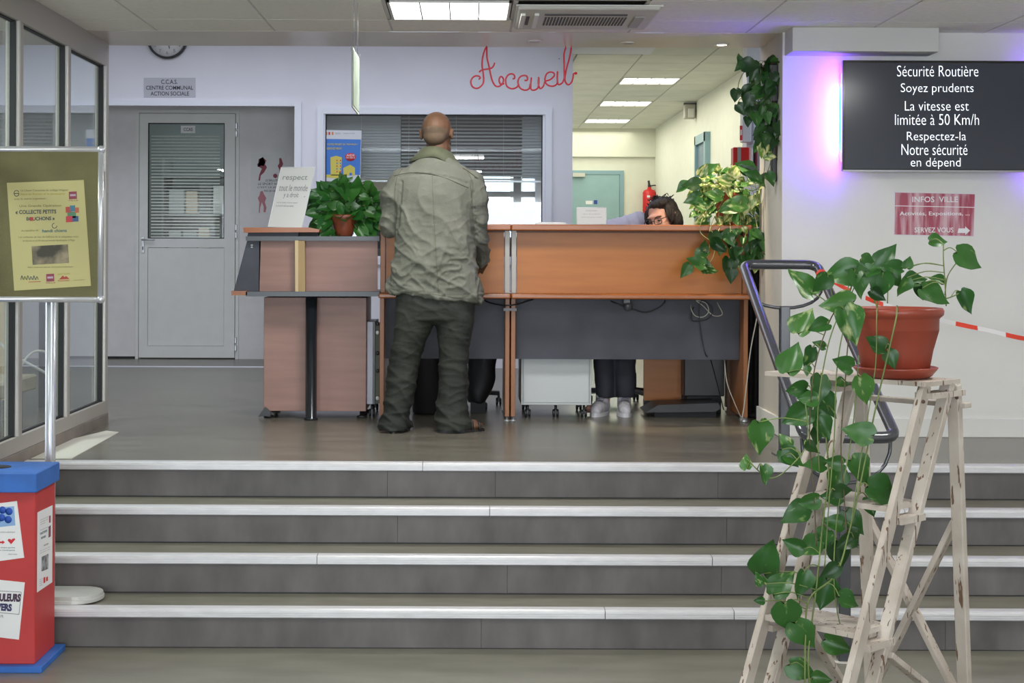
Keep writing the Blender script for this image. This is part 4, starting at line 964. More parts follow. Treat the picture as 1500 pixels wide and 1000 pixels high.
# ---------- big pothos on the ladder
pc = Vector((1.373, 5.036, zt2))
lp = thing('trailing_pothos', 'trailing pothos in a ribbed terracotta pot on top of the stepladder', 'plant', pc)
obj('saucer', MB().lathe([(0.095, 0.0), (0.112, 0.006), (0.130, 0.028), (0.134, 0.034), (0.129, 0.036), (0.124, 0.030), (0.105, 0.012), (0.001, 0.010)], pc, 48), TERRA, lp)
pot(lp, pc + Vector((0, 0, 0.012)), 0.140, 0.104, 0.212, TERRA, n=84)
rn = random.Random(11)
LV_LIST = """1374 353 24 0 g;1421 381 46 30 g;1374 407 22 200 g;1415 442 34 60 g;1370 432 40 30 g;1342 410 30 -10 g;1330 384 17 -80 g;1297 375 40 -60 g;1307 391 28 190 g;1272 382 22 20 g;1251 393 30 200 g;1260 414 40 70 g;1291 419 40 95 g;1232 402 48 160 g;1204 416 30 120 g;1174 414 46 225 v;1228 447 46 170 v;1246 477 52 70 v;1283 503 30 210 g;1307 526 26 60 g;1178 470 40 -60 v;1199 479 30 160 g;1200 505 18 200 g;1160 524 44 -70 g;1185 524 30 110 g;1183 543 14 90 g;1234 533 30 200 g;1167 571 30 170 g;1200 571 40 100 g;1183 585 27 180 g;1214 592 40 60 g;1235 561 18 0 g;1267 571 40 70 v;1169 610 44 150 g;1207 627 34 60 g;1258 631 40 200 g;1115 641 46 80 v;1151 645 22 -120 v;1158 669 32 40 g;1199 610 32 120 g;1092 676 20 -100 v;1120 696 27 80 v;1164 672 30 20 g;1194 678 30 190 g;1222 678 26 180 g;1226 706 36 100 g;1260 690 42 50 g;1294 722 50 25 g;1276 742 26 70 g;1218 728 30 180 g;1184 734 30 160 g;1164 750 40 160 g;1220 766 28 190 g;1250 766 38 60 g;1204 790 32 120 g;1184 802 38 150 g;1162 798 30 200 g;1124 816 50 -80 g;1146 852 44 -50 g;1174 856 38 100 g;1208 870 42 100 g;1244 878 32 20 g;1112 848 20 230 v;1112 880 14 180 g;1152 906 48 80 g;1176 932 44 60 g;1228 944 38 20 g;1174 984 38 30 g;1204 994 26 0 g;1250 788 28 60 d;1230 812 38 80 d;1238 796 30 150 d;1312 408 26 40 g;1322 420 28 110 g;1280 396 26 -20 g;1286 432 24 30 d;1349 428 24 80 d;1216 838 30 140 d;1196 640 26 80 d;1190 655 26 20 d;1236 720 26 10 d"""
stalks = MB()
YLf = 4.86
def vline(pts, r, m, parent, Y0):
    return smoothpts([P(x, y, Y0 + d) for x, y, d in pts], 6)
vines = [
 [(1250, 452, .14), (1226, 452, .0), (1204, 500, -.03), (1190, 560, -.03), (1186, 640, -.03), (1192, 720, -.05), (1196, 800, -.08)],
 [(1256, 455, .14), (1232, 458, .0), (1212, 510, -.03), (1198, 600, -.03), (1200, 690, -.03)],
 [(1262, 455, .14), (1240, 470, .0), (1226, 540, -.03), (1222, 640, -.03), (1214, 740, -.04), (1208, 830, -.08)],
 [(1268, 455, .14), (1246, 480, .0), (1238, 560, -.03), (1232, 650, -.03), (1236, 720, -.04), (1240, 780, -.06)],
 [(1285, 450, .08), (1284, 470, .0), (1282, 540, -.03), (1266, 640, -.03), (1258, 690, -.03), (1246, 770, -.05)],
 [(1314, 448, .06), (1312, 470, -.02), (1298, 530, -.03), (1280, 610, -.03), (1262, 700, -.03), (1246, 770, -.05), (1225, 840, -.1), (1186, 876, -.14), (1180, 930, -.14), (1179, 1000, -.15), (1178, 1040, -.15)],
 [(1210, 640, 0), (1214, 700, 0), (1206, 760, -.02), (1196, 860, -.1), (1190, 905, -.12), (1184, 960, -.14), (1186, 1010, -.14)],
 [(1258, 520, .0), (1252, 600, -.03), (1244, 660, -.03), (1226, 760, -.04), (1222, 860, -.1), (1236, 940, -.1)],
 [(1180, 590, -.03), (1182, 650, -.03), (1150, 690, -.03), (1128, 700, -.03), (1112, 690, -.03), (1094, 672, -.03)],
 [(1386, 448, .08), (1384, 410, .06), (1382, 380, .05), (1382, 358, .05)],
 [(1384, 432, .08), (1388, 405, .06), (1400, 386, .05)],
 [(1372, 440, .1), (1390, 436, .08), (1404, 430, .06)],
]
vpts = []
for i, v in enumerate(vines):
    pts = vline(v, 0.003, STEM, lp, YLf); vpts += pts
    obj('vine', MB().tube(pts, 0.0027 if i in (5, 6) else 0.0019, 6), STEM if i not in (0, 3) else STEMB, lp)
def place_list(lst, parent, vpts, Y, rn, stalks, jitter=0.06, sc=1.0, potc=None):
    for row in lst.split(';'):
        a = row.split(); px_, py_, L_, ang = map(float, a[:4]); k = a[4]
        yy = Y + rn.uniform(-jitter, jitter) - (0.12 if py_ > 830 else 0) + (0.10 if (py_ < 445 and px_ > 1250) else 0)
        s_ = yy / F; L = L_ * s_ * 1.12 * sc; dz = rn.uniform(-0.35, 0.35)
        td = Vector((math.cos(R(ang)), dz * 0.8, -math.sin(R(ang)))).normalized()
        c_ = P(px_, py_, yy); base = c_ - td * L * 0.46
        nrm = Vector((rn.uniform(-0.45, 0.45), -1, rn.uniform(-0.1, 0.75)))
        leaf(parent, base, td, nrm, L, k, rn, rn.uniform(0.9, 1.12))
        near = min(vpts, key=lambda p: (p - base).length + (0.05 if p.z < base.z - 0.02 else 0))
        if (near - base).length > 0.12: near = near.lerp(base, 1 - 0.12 / (near - base).length) if False else near
        mid = (near + base) / 2 + Vector((0, 0, 0.012))
        if (near - base).length < 0.32: stalks.tube(smoothpts([near, mid, base], 4), 0.0018, 5)
soilpts = [P(x, 444, 5.0) for x in (1262, 1280, 1300, 1320, 1340, 1360)]
place_list(LV_LIST, lp, vpts + soilpts, YLf, rn, stalks)
o = obj('leaf_stalks', stalks, STEM, lp); o['kind'] = 'stuff'

# ---------- procedural bushy plants
def bushy(t, pts_fn, n, Lr, kinds, rn, core, Y, sy, stem_m, toward=1.0, stalk_r=0.0014, connect=True):
    st_ = MB()
    for i in range(n):
        px_, py_ = pts_fn(rn, i); yy = Y + rn.uniform(-sy, sy); c_ = P(px_, py_, yy)
        out = c_ - core; out.y *= 0.5
        if out.length < 1e-3: out = Vector((0, 0, 1))
        out.normalize()
        td = (out * 0.9 + Vector((rn.uniform(-0.7, 0.7), rn.uniform(-0.6, 0.3), rn.uniform(-0.9, 0.2)))).normalized()
        nrm = Vector((rn.uniform(-0.6, 0.6), -1 * toward, rn.uniform(0.0, 1.1)))
        L = rn.uniform(*Lr)
        base = c_ - td * L * 0.4
        leaf(t, base, td, nrm, L, rn.choice(kinds), rn, rn.uniform(0.8, 1.1))
        if connect and i % 2 == 0:
            q = core + Vector((rn.uniform(-.03, .03), rn.uniform(-.03, .03), 0))
            st_.tube(smoothpts([q, (q + base) / 2 + Vector((0, 0, 0.03)), base], 4), stalk_r, 5)
    if connect:
        o = obj('leaf_stalks', st_, stem_m, t); o['kind'] = 'stuff'
# left counter plant
g = P(504, 346, 9.08); gz = P(504, 346, 8.9).z + 0.002
t = thing('counter_pothos', 'dense green pothos in a brown pot on the low corner counter behind the respect leaflet', 'plant', (g.x, 9.08, gz))
pot(t, Vector((g.x, 9.08, gz)), 0.072, 0.050, 0.125, mat('pot_brown', (0.20, 0.05, 0.022), 0.4), 0.010, 32, False)
def f_left(rn, i):
    while True:
        x = rn.uniform(456, 562); y = rn.uniform(262, 350); dx = (x - 505) / 62; dy = (y - 308) / 46
        if dx * dx + dy * dy > 1: continue
        if y < 284 and rn.random() < 0.45: continue
        if y > 322 and 478 < x < 530 and rn.random() < 0.75: continue
        return x, y
bushy(t, f_left, 150, (0.06, 0.125), 'ccccg', rn, Vector((g.x, 9.08, gz + 0.11)), 9.08, 0.07, STEM)
# right counter plant (lit)
ZCT = ZTOP
g = P(1070, 322, 9.03)
t = thing('lit_pothos', 'yellow green pothos in a terracotta pot on the spotlit right end of the counter', 'plant', (g.x, 9.03, ZCT))
potz = P(1070, 322, 9.03).z
pot(t, Vector((g.x, 9.03, ZCT)), 0.098, 0.075, P(1070, 282, 9.03).z - ZCT, mat('pot_rust', (0.42, 0.09, 0.03), 0.4), 0.012, 36, False)
core = Vector((g.x, 9.03, P(1070, 282, 9.03).z))
def f_r(rn, i):
    while True:
        x = rn.uniform(1002, 1138); y = rn.uniform(246, 348); dx = (x - 1072) / 66; dy = (y - 292) / 50
        if dx * dx + dy * dy > 1: continue
        if 284 < y < 320 and 1050 < x < 1092 and rn.random() < 0.6: continue
        return x, y
bushy(t, f_r, 150, (0.042, 0.085), 'yyyvg', rn, core, 8.90, 0.10, STEMY)
def f_r2(rn, i):
    while True:
        x = rn.uniform(1050, 1136); y = rn.uniform(330, 392)
        if (x - 1100) ** 2 / 40 ** 2 + (y - 345) ** 2 / 48 ** 2 > 1: continue
        return x, y
bushy(t, f_r2, 42, (0.045, 0.085), 'gggyd', rn, core, 8.74, 0.04, STEMY, connect=False)
vp_ = []
for pts in ([(1040, 300), (1028, 322), (1026, 340), (1040, 352)], [(1050, 310), (1040, 335), (1041, 350), (1036, 375), (1028, 385), (1008, 396)], [(1060, 318), (1052, 340), (1046, 372), (1040, 384)],
            [(1085, 320), (1078, 350), (1070, 380), (1070, 400)], [(1105, 310), (1110, 345), (1100, 370)], [(1110, 300), (1122, 340), (1116, 375), (1106, 386)], [(1068, 318), (1070, 335), (1068, 356)], [(1095, 318), (1092, 345), (1084, 372)]):
    q = smoothpts([P(x, y, 8.76 + (0.1 if i == 0 else 0)) for i, (x, y) in enumerate(pts)], 5); vp_ += q
    obj('vine', MB().tube(q, 0.002, 6), STEMY, t)
stalks = MB()
place_list("1005 397 22 120 g;1020 384 26 200 g;1034 388 20 20 v;1030 372 20 -20 g;1033 360 16 -70 d;1040 395 20 10 v;1048 352 24 70 d;1054 360 24 40 d;1068 392 28 90 d;1072 404 20 85 d;1056 366 16 100 v;1075 372 20 60 d;1064 345 22 160 g;1098 384 20 100 g;1108 372 22 60 g;1000 275 20 140 g;1012 268 24 190 d;1014 290 24 170 g;1022 300 22 200 v;1030 248 20 -60 y;1042 246 20 -30 g;1090 245 26 200 g;1100 250 24 10 d;1078 250 20 -60 y;1124 268 24 20 d;1134 282 22 60 d;1062 262 22 200 y;1046 284 24 200 v;1078 296 30 190 v;1066 306 26 160 v;1094 302 26 100 y", t, vp_, 8.74, rn, stalks, 0.03)
o = obj('leaf_stalks', stalks, STEMY, t); o['kind'] = 'stuff'
# upper plant on the pillar
yp_ = 8.40
xpl = PX(1137, yp_)
t = thing('hanging_pothos', 'dark leaved pothos hanging from a narrow black trough high on the pillar', 'plant', (xp, 8.4, P(1137, 430, yp_).z))
zt_, zb_ = P(1137, 90, yp_).z, P(1137, 266, yp_).z
B('trough', BLKP, t, xp - 0.045, xp, yp_ - 0.05, yp_ + 0.2, zt_ - 0.22, zt_ - 0.02, 0.005)
B('back_strip', BLKP, t, xp - 0.028, xp, yp_ - 0.03, yp_ + 0.02, zb_, zt_ - 0.22, 0.004)
obj('soil', MB().bb(xp - 0.04, xp - 0.004, yp_ - 0.04, yp_ + 0.19, zt_ - 0.03, zt_ - 0.012), SOIL, t)
core = Vector((xp - 0.03, 8.42, zt_ - 0.02))
def f_u(rn, i):
    while True:
        x = rn.uniform(1088, 1146); y = rn.uniform(88, 222)
        if y < 165 and abs(x - 1118) > 28 - (y - 88) * 0.02: continue
        if y >= 165 and abs(x - 1125) > 22 - (y - 165) * 0.12: continue
        return x, y
bushy(t, f_u, 62, (0.05, 0.095), 'dddgg', rn, core, 8.36, 0.07, STEMB)
vp_ = []
for pts in ([(1120, 96), (1098, 98), (1084, 116), (1082, 136), (1094, 148), (1112, 154)], [(1140, 110), (1146, 135), (1156, 150), (1160, 170), (1150, 186)], [(1122, 160), (1120, 200), (1120, 245), (1114, 270)],
            [(1132, 160), (1136, 200), (1128, 240), (1120, 262)], [(1136, 200), (1138, 232), (1150, 244), (1156, 250)], [(1118, 100), (1092, 96), (1085, 92)], [(1112, 140), (1108, 175), (1112, 205)], [(1140, 160), (1150, 175), (1164, 178)]):
    q = smoothpts([P(x, y, 8.36) for x, y in pts], 5); vp_ += q
    obj('vine', MB().tube(q, 0.0019, 6), STEMB, t)
stalks = MB()
place_list("1083 88 18 -100 g;1082 97 16 150 g;1090 92 16 10 g;1078 140 18 95 d;1086 160 18 50 d;1095 178 14 90 d;1100 96 26 10 d;1156 252 26 80 g;1150 206 20 10 d;1158 150 14 60 d;1150 180 26 160 d;1150 118 20 -40 d;1102 140 26 160 v;1106 166 30 190 d;1116 208 26 100 d;1124 200 26 60 d;1118 220 22 90 y;1128 228 16 0 y;1100 256 20 190 g;1110 262 20 20 g;1130 262 20 60 g", t, vp_, 8.33, rn, stalks, 0.02)
o = obj('leaf_stalks', stalks, STEMB, t); o['kind'] = 'stuff'

# ================================================================== HANDRAIL
YH1, YH0 = 7.62, 6.20; xl_, xr2 = 1.335, 1.695; zh1, zh0 = 0.905, 0.232
hr = thing('handrail', 'dark grey looped tubular handrail descending the stairs beside the stepladder', 'handrail', (1.515, 7.0, ZL))
def loop():
    pts = []; r_ = 0.06
    dv = Vector((0, YH0 - YH1, zh0 - zh1)); ln = dv.length; dv.normalize()
    X = Vector((1, 0, 0)); c = [Vector((xl_, YH1, zh1)), Vector((xr2, YH1, zh1)), Vector((xr2, YH0, zh0)), Vector((xl_, YH0, zh0))]
    dirs = [(-dv, X), (X, dv), (dv, -X), (-X, -dv)]
    for p, (din, dout) in zip(c, dirs):
        s_ = p - din * r_; e_ = p + dout * r_
        for k in range(7):
            t_ = k / 6; pts.append(s_ * (1 - t_) ** 2 + p * 2 * t_ * (1 - t_) + e_ * t_ ** 2)
    return pts
obj('rail_loop', MB().tube(loop(), 0.0235, 14, closed=True), RAIL, hr)
def bracket(Y, z, drop, flip=False):
    pts = [(xl_, Y, z)] + [((xl_ + xr2) / 2 - 0.18 * math.cos(a), Y, z - drop * math.sin(a) ** 0.6) for a in [math.pi * k / 12 for k in range(1, 12)]] + [(xr2, Y, z)]
    obj('bracket', MB().tube(pts, 0.008, 8), RAIL, hr)
zb1 = zh1 - (YH1 - 7.5) * (zh1 - zh0) / (YH1 - YH0)
bracket(7.5, zb1 - 0.01, 0.14)
obj('post', MB().bb(1.515 - 0.023, 1.515 + 0.023, 7.477, 7.523, 0.0, zb1 - 0.14, 0.004), RAIL, hr)
obj('base_plate', MB().bb(1.515 - 0.05, 1.515 + 0.05, 7.45, 7.55, 0.0, 0.006), RAIL, hr)
zb0 = zh0 + 0.03
bracket(6.27, zb0, 0.22)
xq = 1.455
obj('post', MB().bb(xq - 0.023, xq + 0.023, 6.03, 6.076, ZL, 0.03, 0.004), RAIL, hr)
obj('post_head', MB().beam((xq, 6.05, 0.02), (1.50, 6.27, 0.045), 0.03, 0.03), RAIL, hr)
obj('base_plate', MB().lathe([(0.05, 0), (0.05, 0.005), (0.01, 0.006)], (xq, 6.053, ZL), 20), ALUF, hr)
# barrier tape
tp = thing('barrier_tape', 'red and white striped barrier tape tied from the handrail to beyond the plant pot', 'tape', P(1350, 470, 7.45))
tpts = smoothpts([P(1213, 408, 7.40), P(1250, 428, 7.42), P(1300, 448, 7.44), P(1375, 468, 7.46), P(1440, 482, 7.5), P(1540, 500, 7.6), Vector((3.5, 7.75, 0.55)), Vector((XR, 7.9, 0.66))], 10)
RT = mat('tape_red', (0.75, 0.06, 0.03), 0.4); WT2 = mat('tape_white', (0.78, 0.76, 0.76), 0.4)
def seg_strip(pts, i0, i1, w_, m):
    vs = []; fs = []; me = bpy.data.meshes.new('stripe'); off = wloc(tp)
    for i in range(i0, i1 + 1):
        tw = 0.6 * math.sin(i * 0.35); d = Vector((0, 0.7 * tw, 1)).normalized() * w_ / 2
        vs += [pts[i] - d - off, pts[i] + d - off]
    for i in range(i1 - i0): fs.append((2 * i, 2 * i + 2, 2 * i + 3, 2 * i + 1))
    me.from_pydata(vs, [], fs); o = link('red_stripe' if m is RT else 'white_stripe', me, m, tp); sd_ = o.modifiers.new('s', 'SOLIDIFY'); sd_.thickness = 0.0006
i = 0; kk = 0; n_ = len(tpts) - 1
while i < n_:
    st_ = 9 if kk % 2 == 0 and i < 12 else 5; j = min(n_, i + st_); seg_strip(tpts, i, j, 0.022, RT if kk % 2 == 0 else WT2); i = j; kk += 1
p = Vector((xr2, 7.52, zh1 - (YH1 - 7.52) * (zh1 - zh0) / (YH1 - YH0)))
dv = Vector((0, YH0 - YH1, zh0 - zh1)).normalized()
obj('knot', MB().tube([p - dv * 0.012, p + dv * 0.012], 0.0252, 16), RT, tp)
obj('knot', MB().tube([p + dv * 0.10, p + dv * 0.12], 0.0252, 16), RT, tp)

# ================================================================== LEFT PARTITION, BOARD, BOX
pt = thing('partition', 'grey aluminium glazed partition at the left of the raised floor', 'partition', (XL, 7.5, 0), kind='structure')
YE = 8.78
ys = [YE - 0.03, 7.87, 7.02, 6.17, 5.32, 4.47]
def PB(name, m, y0, y1, z0, z1, x0=XL - 0.03, x1=XL + 0.03, bev=0.002): B(name, m, pt, x0, x1, y0, y1, z0, z1, bev)
PB('end_post', ALUF, YE - 0.07, YE, 0, ZC)
PB('head_rail', ALUF, 4.4, YE - 0.07, 1.985, ZC)
PB('bottom_rail', ALUF, 4.4, YE - 0.07, 0.055, 0.125)
PB('kerb', mat('kerb_grey', (0.20, 0.17, 0.145), 0.5, nvar=0.15, nscale=6), 4.4, YE - 0.0, -0.35, 0.055, XL - 0.05, XL + 0.035)
PB('transom', ALUF, 4.4, YE - 0.07, 1.345, 1.40)
for y in ys[1:]:
    PB('mullion', ALUF, y, y + 0.075, 0.125, 1.985); PB('mullion_edge', ALUL, y - 0.006, y + 0.016, 0.125, 1.985, XL + 0.0, XL + 0.034)
PB('mullion_edge', ALUL, YE - 0.085, YE - 0.065, 0.125, 1.985, XL, XL + 0.034)
for i, y in enumerate(ys):
    ya = ys[i + 1] + 0.08 if i + 1 < len(ys) else 4.42
    yb = (YE - 0.085) if i == 0 else y - 0.006
    for z0, z1 in ((0.125, 1.345), (1.40, 1.985)):
        PB('pane', GLASS, ya, yb, z0, z1, XL - 0.003, XL + 0.003, 0)
        mb = MB(); mb.bb(XL - 0.005, XL + 0.02, yb - 0.016, yb, z0, z1); mb.bb(XL - .005, XL + .012, ya, yb, z1 - 0.008, z1); mb.bb(XL - .005, XL + .012, ya, yb, z0, z0 + 0.008)
        obj('gasket', mb, BLK, pt)
# sheet of light along the kerb, painted as a pale flat patch
s_ = obj('floor_light_patch', MB().prism([(XL + 0.036, 7.22, 0), (XL + 0.22, 7.22, 0), (XL + 0.21, 7.8, 0), (XL + 0.20, 8.30, 0), (XL + 0.12, 8.36, 0), (XL + 0.036, 8.0, 0)], (0, 0, 0.003)), mat('light_patch_cream', (0.62, 0.60, 0.52), 0.5)); tag(s_, 'pale cream patch painted as a sheet of light on the floor along the glazed partition', 'sheet')

# things in the glazed office
rb = thing('side_office_shell', 'pale room behind the glazed partition', 'room', (-4.5, 7, 0), kind='structure')
SO = mat('side_office_wall', (0.42, 0.46, 0.46), 0.8)
B('back_wall', SO, rb, -5.6, -5.5, 4, 11.5, 0, ZC)
area('side_office_light', (-3.1, 6.4, 2.08), (0, 0, 0), 0.6, 1.2, 50, (0.92, 1.0, 0.98))
dk = thing('side_desk', 'tan office desk with orange side board behind the partition glass', 'desk', (-3.3, 9.2, 0))
TAN = mat('tan_board', (0.50, 0.38, 0.22), 0.5)
B('desk_top', PEDW, dk, -4.3, -2.55, 8.8, 9.7, 0.70, 0.73, 0.004); B('side_board', mat('tan_orange', (0.42, 0.24, 0.07), 0.5), dk, -3.05, -2.98, 8.85, 9.65, 0, 0.70); B('modesty_board', TAN, dk, -2.98, -2.60, 8.82, 8.86, 0.12, 0.70)
for y in (8.85, 9.6): B('leg', GREYE, dk, -2.62, -2.57, y, y + 0.05, 0, 0.70)
lt = thing('low_table', 'low beige shelf trolley carrying cable coils behind the partition glass', 'table', (-2.65, 7.9, 0))
B('top', mat('trolley_beige', (0.44, 0.38, 0.27), 0.6), lt, -3.4, -2.3, 7.5, 8.4, 0.22, 0.30, 0.01)
for x in (-3.3, -2.4):
    for y in (7.6, 8.3): B('leg', BLKP, lt, x, x + 0.04, y, y + 0.04, 0, 0.22)
def loopc(label, c, r1, r2, m, n=2.6, seed=0, rad=0.006):
    rn2 = random.Random(seed); pts = []
    for i in range(int(n * 14)):
        a = i / 14 * 2 * math.pi; k = 1 - 0.08 * i / 14
        pts.append((c[0] + r1 * k * math.cos(a), c[1] + 0.02 * i / 14, c[2] + r2 * k * math.sin(a)))
    o = obj('cable_coil', MB().tube(pts, rad, 6), m); tag(o, label, 'cable')
loopc('black cable coil hanging behind the partition glass', (-2.62, 7.7, 0.42), 0.10, 0.14, BLKP, seed=1)
o = obj('cable', MB().tube(smoothpts([(-2.5, 7.6, 0.75), (-2.42, 7.75, 0.62), (-2.36, 7.9, 0.50), (-2.3, 8.0, 0.42), (-2.2, 8.2, 0.32)], 6), 0.008, 6), PAPER); tag(o, 'white cable hanging in a long curve behind the partition glass', 'cable')
o = obj('cable', MB().tube(smoothpts([(-2.36, 8.2, 0.31), (-2.30, 8.3, 0.42), (-2.22, 8.4, 0.40), (-2.16, 8.5, 0.27)], 6), 0.007, 6), CABW); tag(o, 'short pale cable arch over the beige trolley', 'cable')
ac2 = thing('desk_machine', 'black office machine with white front low behind the partition', 'printer', (-2.75, 8.55, 0))
B('case', BLKP, ac2, -3.0, -2.7, 6.9, 7.3, 0.0, 0.75, 0.01); B('front', PEDW, ac2, -3.0, -2.7, 6.88, 6.9, 0.5, 0.7)

# ---------- notice board on stand
Yb = 6.40; sb_ = F / Yb
nb = thing('notice_board', 'olive felt notice board in an aluminium tube frame on tall posts', 'notice board', (-1.95, Yb, -3 * RH))
bx1 = PX(147, Yb); bx0 = bx1 - 1.0; bz1 = P(100, 219, Yb).z; bz0 = P(100, 438, Yb).z
B('felt', mat('olive_felt', (0.165, 0.150, 0.070), 0.95, nvar=0.10, nscale=6, bump=0.3, bscale=300), nb, bx0, bx1, Yb - 0.008, Yb + 0.008, bz0, bz1)
for z in (bz0, bz1): obj('frame_tube', MB().tube([(bx0, Yb, z), (bx1, Yb, z)], 0.013, 12), ALU, nb)
for x in (bx0, bx1): obj('frame_tube', MB().tube([(x, Yb, bz0), (x, Yb, bz1)], 0.0125, 12), ALU, nb)
for x in (bx0, bx1):
    for z in (bz0, bz1): obj('corner_joint', MB().ell((x + 0.002, Yb, z), (0.017, 0.017, 0.017)), ALU, nb)
for xx in (PX(71.5, Yb), bx0 + 0.21):
    mb = MB(); mb.lathe([(0.021, 0), (0.021, bz0 + 0.02 + 3 * RH)], (xx, Yb + 0.035, -3 * RH), 16)
    for q in (-0.012, 0.010): mb.bb(xx + q - 0.003, xx + q + 0.003, Yb + 0.009, Yb + 0.017, -3 * RH + 0.02, bz0 + 0.02)
    obj('post', mb, ALU, nb)
mb = MB(); zf = -3 * RH + 0.005
mb.bm.verts.ensure_lookup_table()
pts = []
xA, xB = bx0 - 0.02, PX(152, 6.37); hw = 0.125
for k in range(13):
    a = -math.pi / 2 + math.pi * k / 12; pts.append(Vector((xB - 0.10 + 0.10 * math.cos(a), 6.39 + hw * math.sin(a), zf)))
for k in range(13):
    a = math.pi / 2 + math.pi * k / 12; pts.append(Vector((xA + 0.10 + 0.10 * math.cos(a), 6.39 + hw * math.sin(a), zf)))
mb.prism(pts, (0, 0, 0.012)); 
mb.prism([Vector((p.x * 0.985 - 0.026, 6.39 + (p.y - 6.39) * 0.85, zf + 0.012)) for p in pts], (0, 0, 0.014))
obj('base', mb, mat('foot_pale', (0.55, 0.55, 0.52), 0.35, metal=0.2), nb)

# yellow poster
YP2 = Yb - 0.009
yp = thing('yellow_poster', 'pale yellow poster about collecting small bottle caps pinned to the olive board', 'poster', P(72, 425, YP2))
def q9(u, v): return (u / 4.7625, 240 + v / 4.762)
YEP = mat('yellow_paper', (0.52, 0.47, 0.215), 0.8)
flat('sheet', [q9(48, 132), q9(585, 112), q9(635, 850), q9(100, 884)], YP2, YEP, yp, 0.0015)
OL = mat('print_olive', (0.26, 0.24, 0.10), 0.8); DKI = mat('print_dark', (0.07, 0.09, 0.10), 0.8)
def yt(s_, u0, v0, u1, v1, m, b=0.008, rise=-4):
    a = q9(u0, v1); b_ = q9(u1, v1 + rise); c = q9(u0 - 0.0, v0)
    O = P(*a, YP2 - 0.002); txt('lettering', s_, O, P(*b_, YP2 - 0.002) - O, P(*c, YP2 - 0.002) - O, m, yp, b)
yt('La Classe Citoyenne du collège Wagner', 145, 178, 478, 196, OL); yt('Fière du Rocher et le partenariat', 145, 204, 455, 222, mat('print_mustard', (0.42, 0.36, 0.06), 0.8)); yt('avec la mairie organisent :', 100, 238, 328, 254, OL)
yt('Une Grande Opération', 135, 285, 428, 306, OL, 0.012); yt('« COLLECTE PETITS', 108, 322, 393, 350, DKI, 0.03); yt('BOUCHONS »', 185, 370, 382, 396, DKI, 0.03)
yt('Au bénéfice de', 148, 459, 268, 472, OL); yt('handi chiens', 296, 456, 466, 478, mat('print_teal', (0.05, 0.16, 0.18), 0.8), 0.015)
yt('Les collectes de bas de l\'affiche de la plaquette relais', 130, 503, 550, 520, OL); yt('et seront au profit des personnes handicapées à Plage', 160, 528, 522, 545, OL); yt('Venez nombreux déposer vos bouchons plastiques', 190, 715, 510, 728, OL)
flat('photo_print', [q9(220, 574), q9(474, 560), q9(482, 690), q9(228, 704)], YP2 - 0.0016, mat('photo_brown', (0.06, 0.055, 0.04), 0.7, col2=(0.34, 0.28, 0.18), nscale=9, ramp=(0.42, 0.6)), yp, 0.0006)
flat('red_letter', [q9(206, 372), q9(232, 371), q9(233, 396), q9(207, 397)], YP2 - 0.003, mat('print_red', (0.42, 0.06, 0.05), 0.7), yp, 0.0005)
MRO = mat('print_maroon2', (0.28, 0.06, 0.09), 0.7)
for u, v in ((480, 194), (322, 768)):
    flat('town_logo', [q9(u, v), q9(u + 55, v - 3), q9(u + 57, v + 50), q9(u + 2, v + 53)], YP2 - 0.0016, MRO, yp, 0.0005); flat('logo_stripe', [q9(u + 8, v + 18), q9(u + 48, v + 16), q9(u + 49, v + 30), q9(u + 9, v + 32)], YP2 - 0.0024, mat('logo_lilac', (0.45, 0.35, 0.42), 0.7), yp, 0.0005)
    yt('VILLE', u - 4, v + 58, u + 66, v + 66, MRO, 0.01, -2)
for (u, v, w_, h_, c) in ((458, 300, 40, 38, (0.45, 0.08, 0.06)), (488, 290, 36, 40, (0.07, 0.20, 0.28)), (520, 305, 30, 35, (0.5, 0.14, 0.08)), (470, 335, 60, 40, (0.10, 0.24, 0.14)), (460, 365, 45, 40, (0.55, 0.06, 0.08)), (505, 365, 42, 36, (0.06, 0.12, 0.24))):
    flat('caps_print', [q9(u, v), q9(u + w_, v - 2), q9(u + w_ + 1, v + h_), q9(u + 1, v + h_ + 2)], YP2 - 0.0016 - 0.0002 * (u % 7), mat('cap_%d_%d' % (u, v), c, 0.7), yp, 0.0005)
mb = MB(); mb.tube([P(*q9(380 + 17 * math.cos(a), 431 + 17 * math.sin(a)), YP2 - 0.002) for a in [k * math.pi / 8 for k in range(13)]], 0.0013, 5); obj('logo_ring', mb, DKI, yp)
mb = MB(); mb.tube([P(*q9(115 + 17 * math.cos(a), 205 + 20 * math.sin(a)), YP2 - 0.002) for a in [k * math.pi / 8 for k in range(16)]], 0.0013, 5); mb.tube([P(*q9(98, 207), YP2 - .002), P(*q9(132, 205), YP2 - .002)], 0.0014, 5); obj('logo_ring', mb, DKI, yp)
mb = MB()
for k in range(6): mb.tube(smoothpts([P(*q9(145 + k * 21, 808), YP2 - 0.002), P(*q9(152 + k * 21, 778 + 6 * (k % 2)), YP2 - .002), P(*q9(162 + k * 21, 806), YP2 - .002)], 3), 0.0012, 5)
obj('signature_logo', mb, DKI, yp)
flat('underline_print', [q9(200, 822), q9(285, 818), q9(285, 822), q9(200, 826)], YP2 - 0.0016, mat('print_red'  , (0.42, 0.06, 0.05)), yp, 0.0005)
flat('mountain_logo', [q9(412, 806), q9(438, 778), q9(450, 790), q9(462, 782), q9(486, 802)], YP2 - 0.0016, mat('print_red', (0.42, 0.06, 0.05)), yp, 0.0005)
yt('SAINT VALERY', 400, 764, 490, 774, mat('print_mustard', (0.42, 0.36, 0.06)), 0.01); yt('Promotion', 405, 810, 485, 820, mat('print_red', (0.42, 0.06, 0.05)), 0.01); yt('www.collecte', 515, 806, 590, 814, OL)

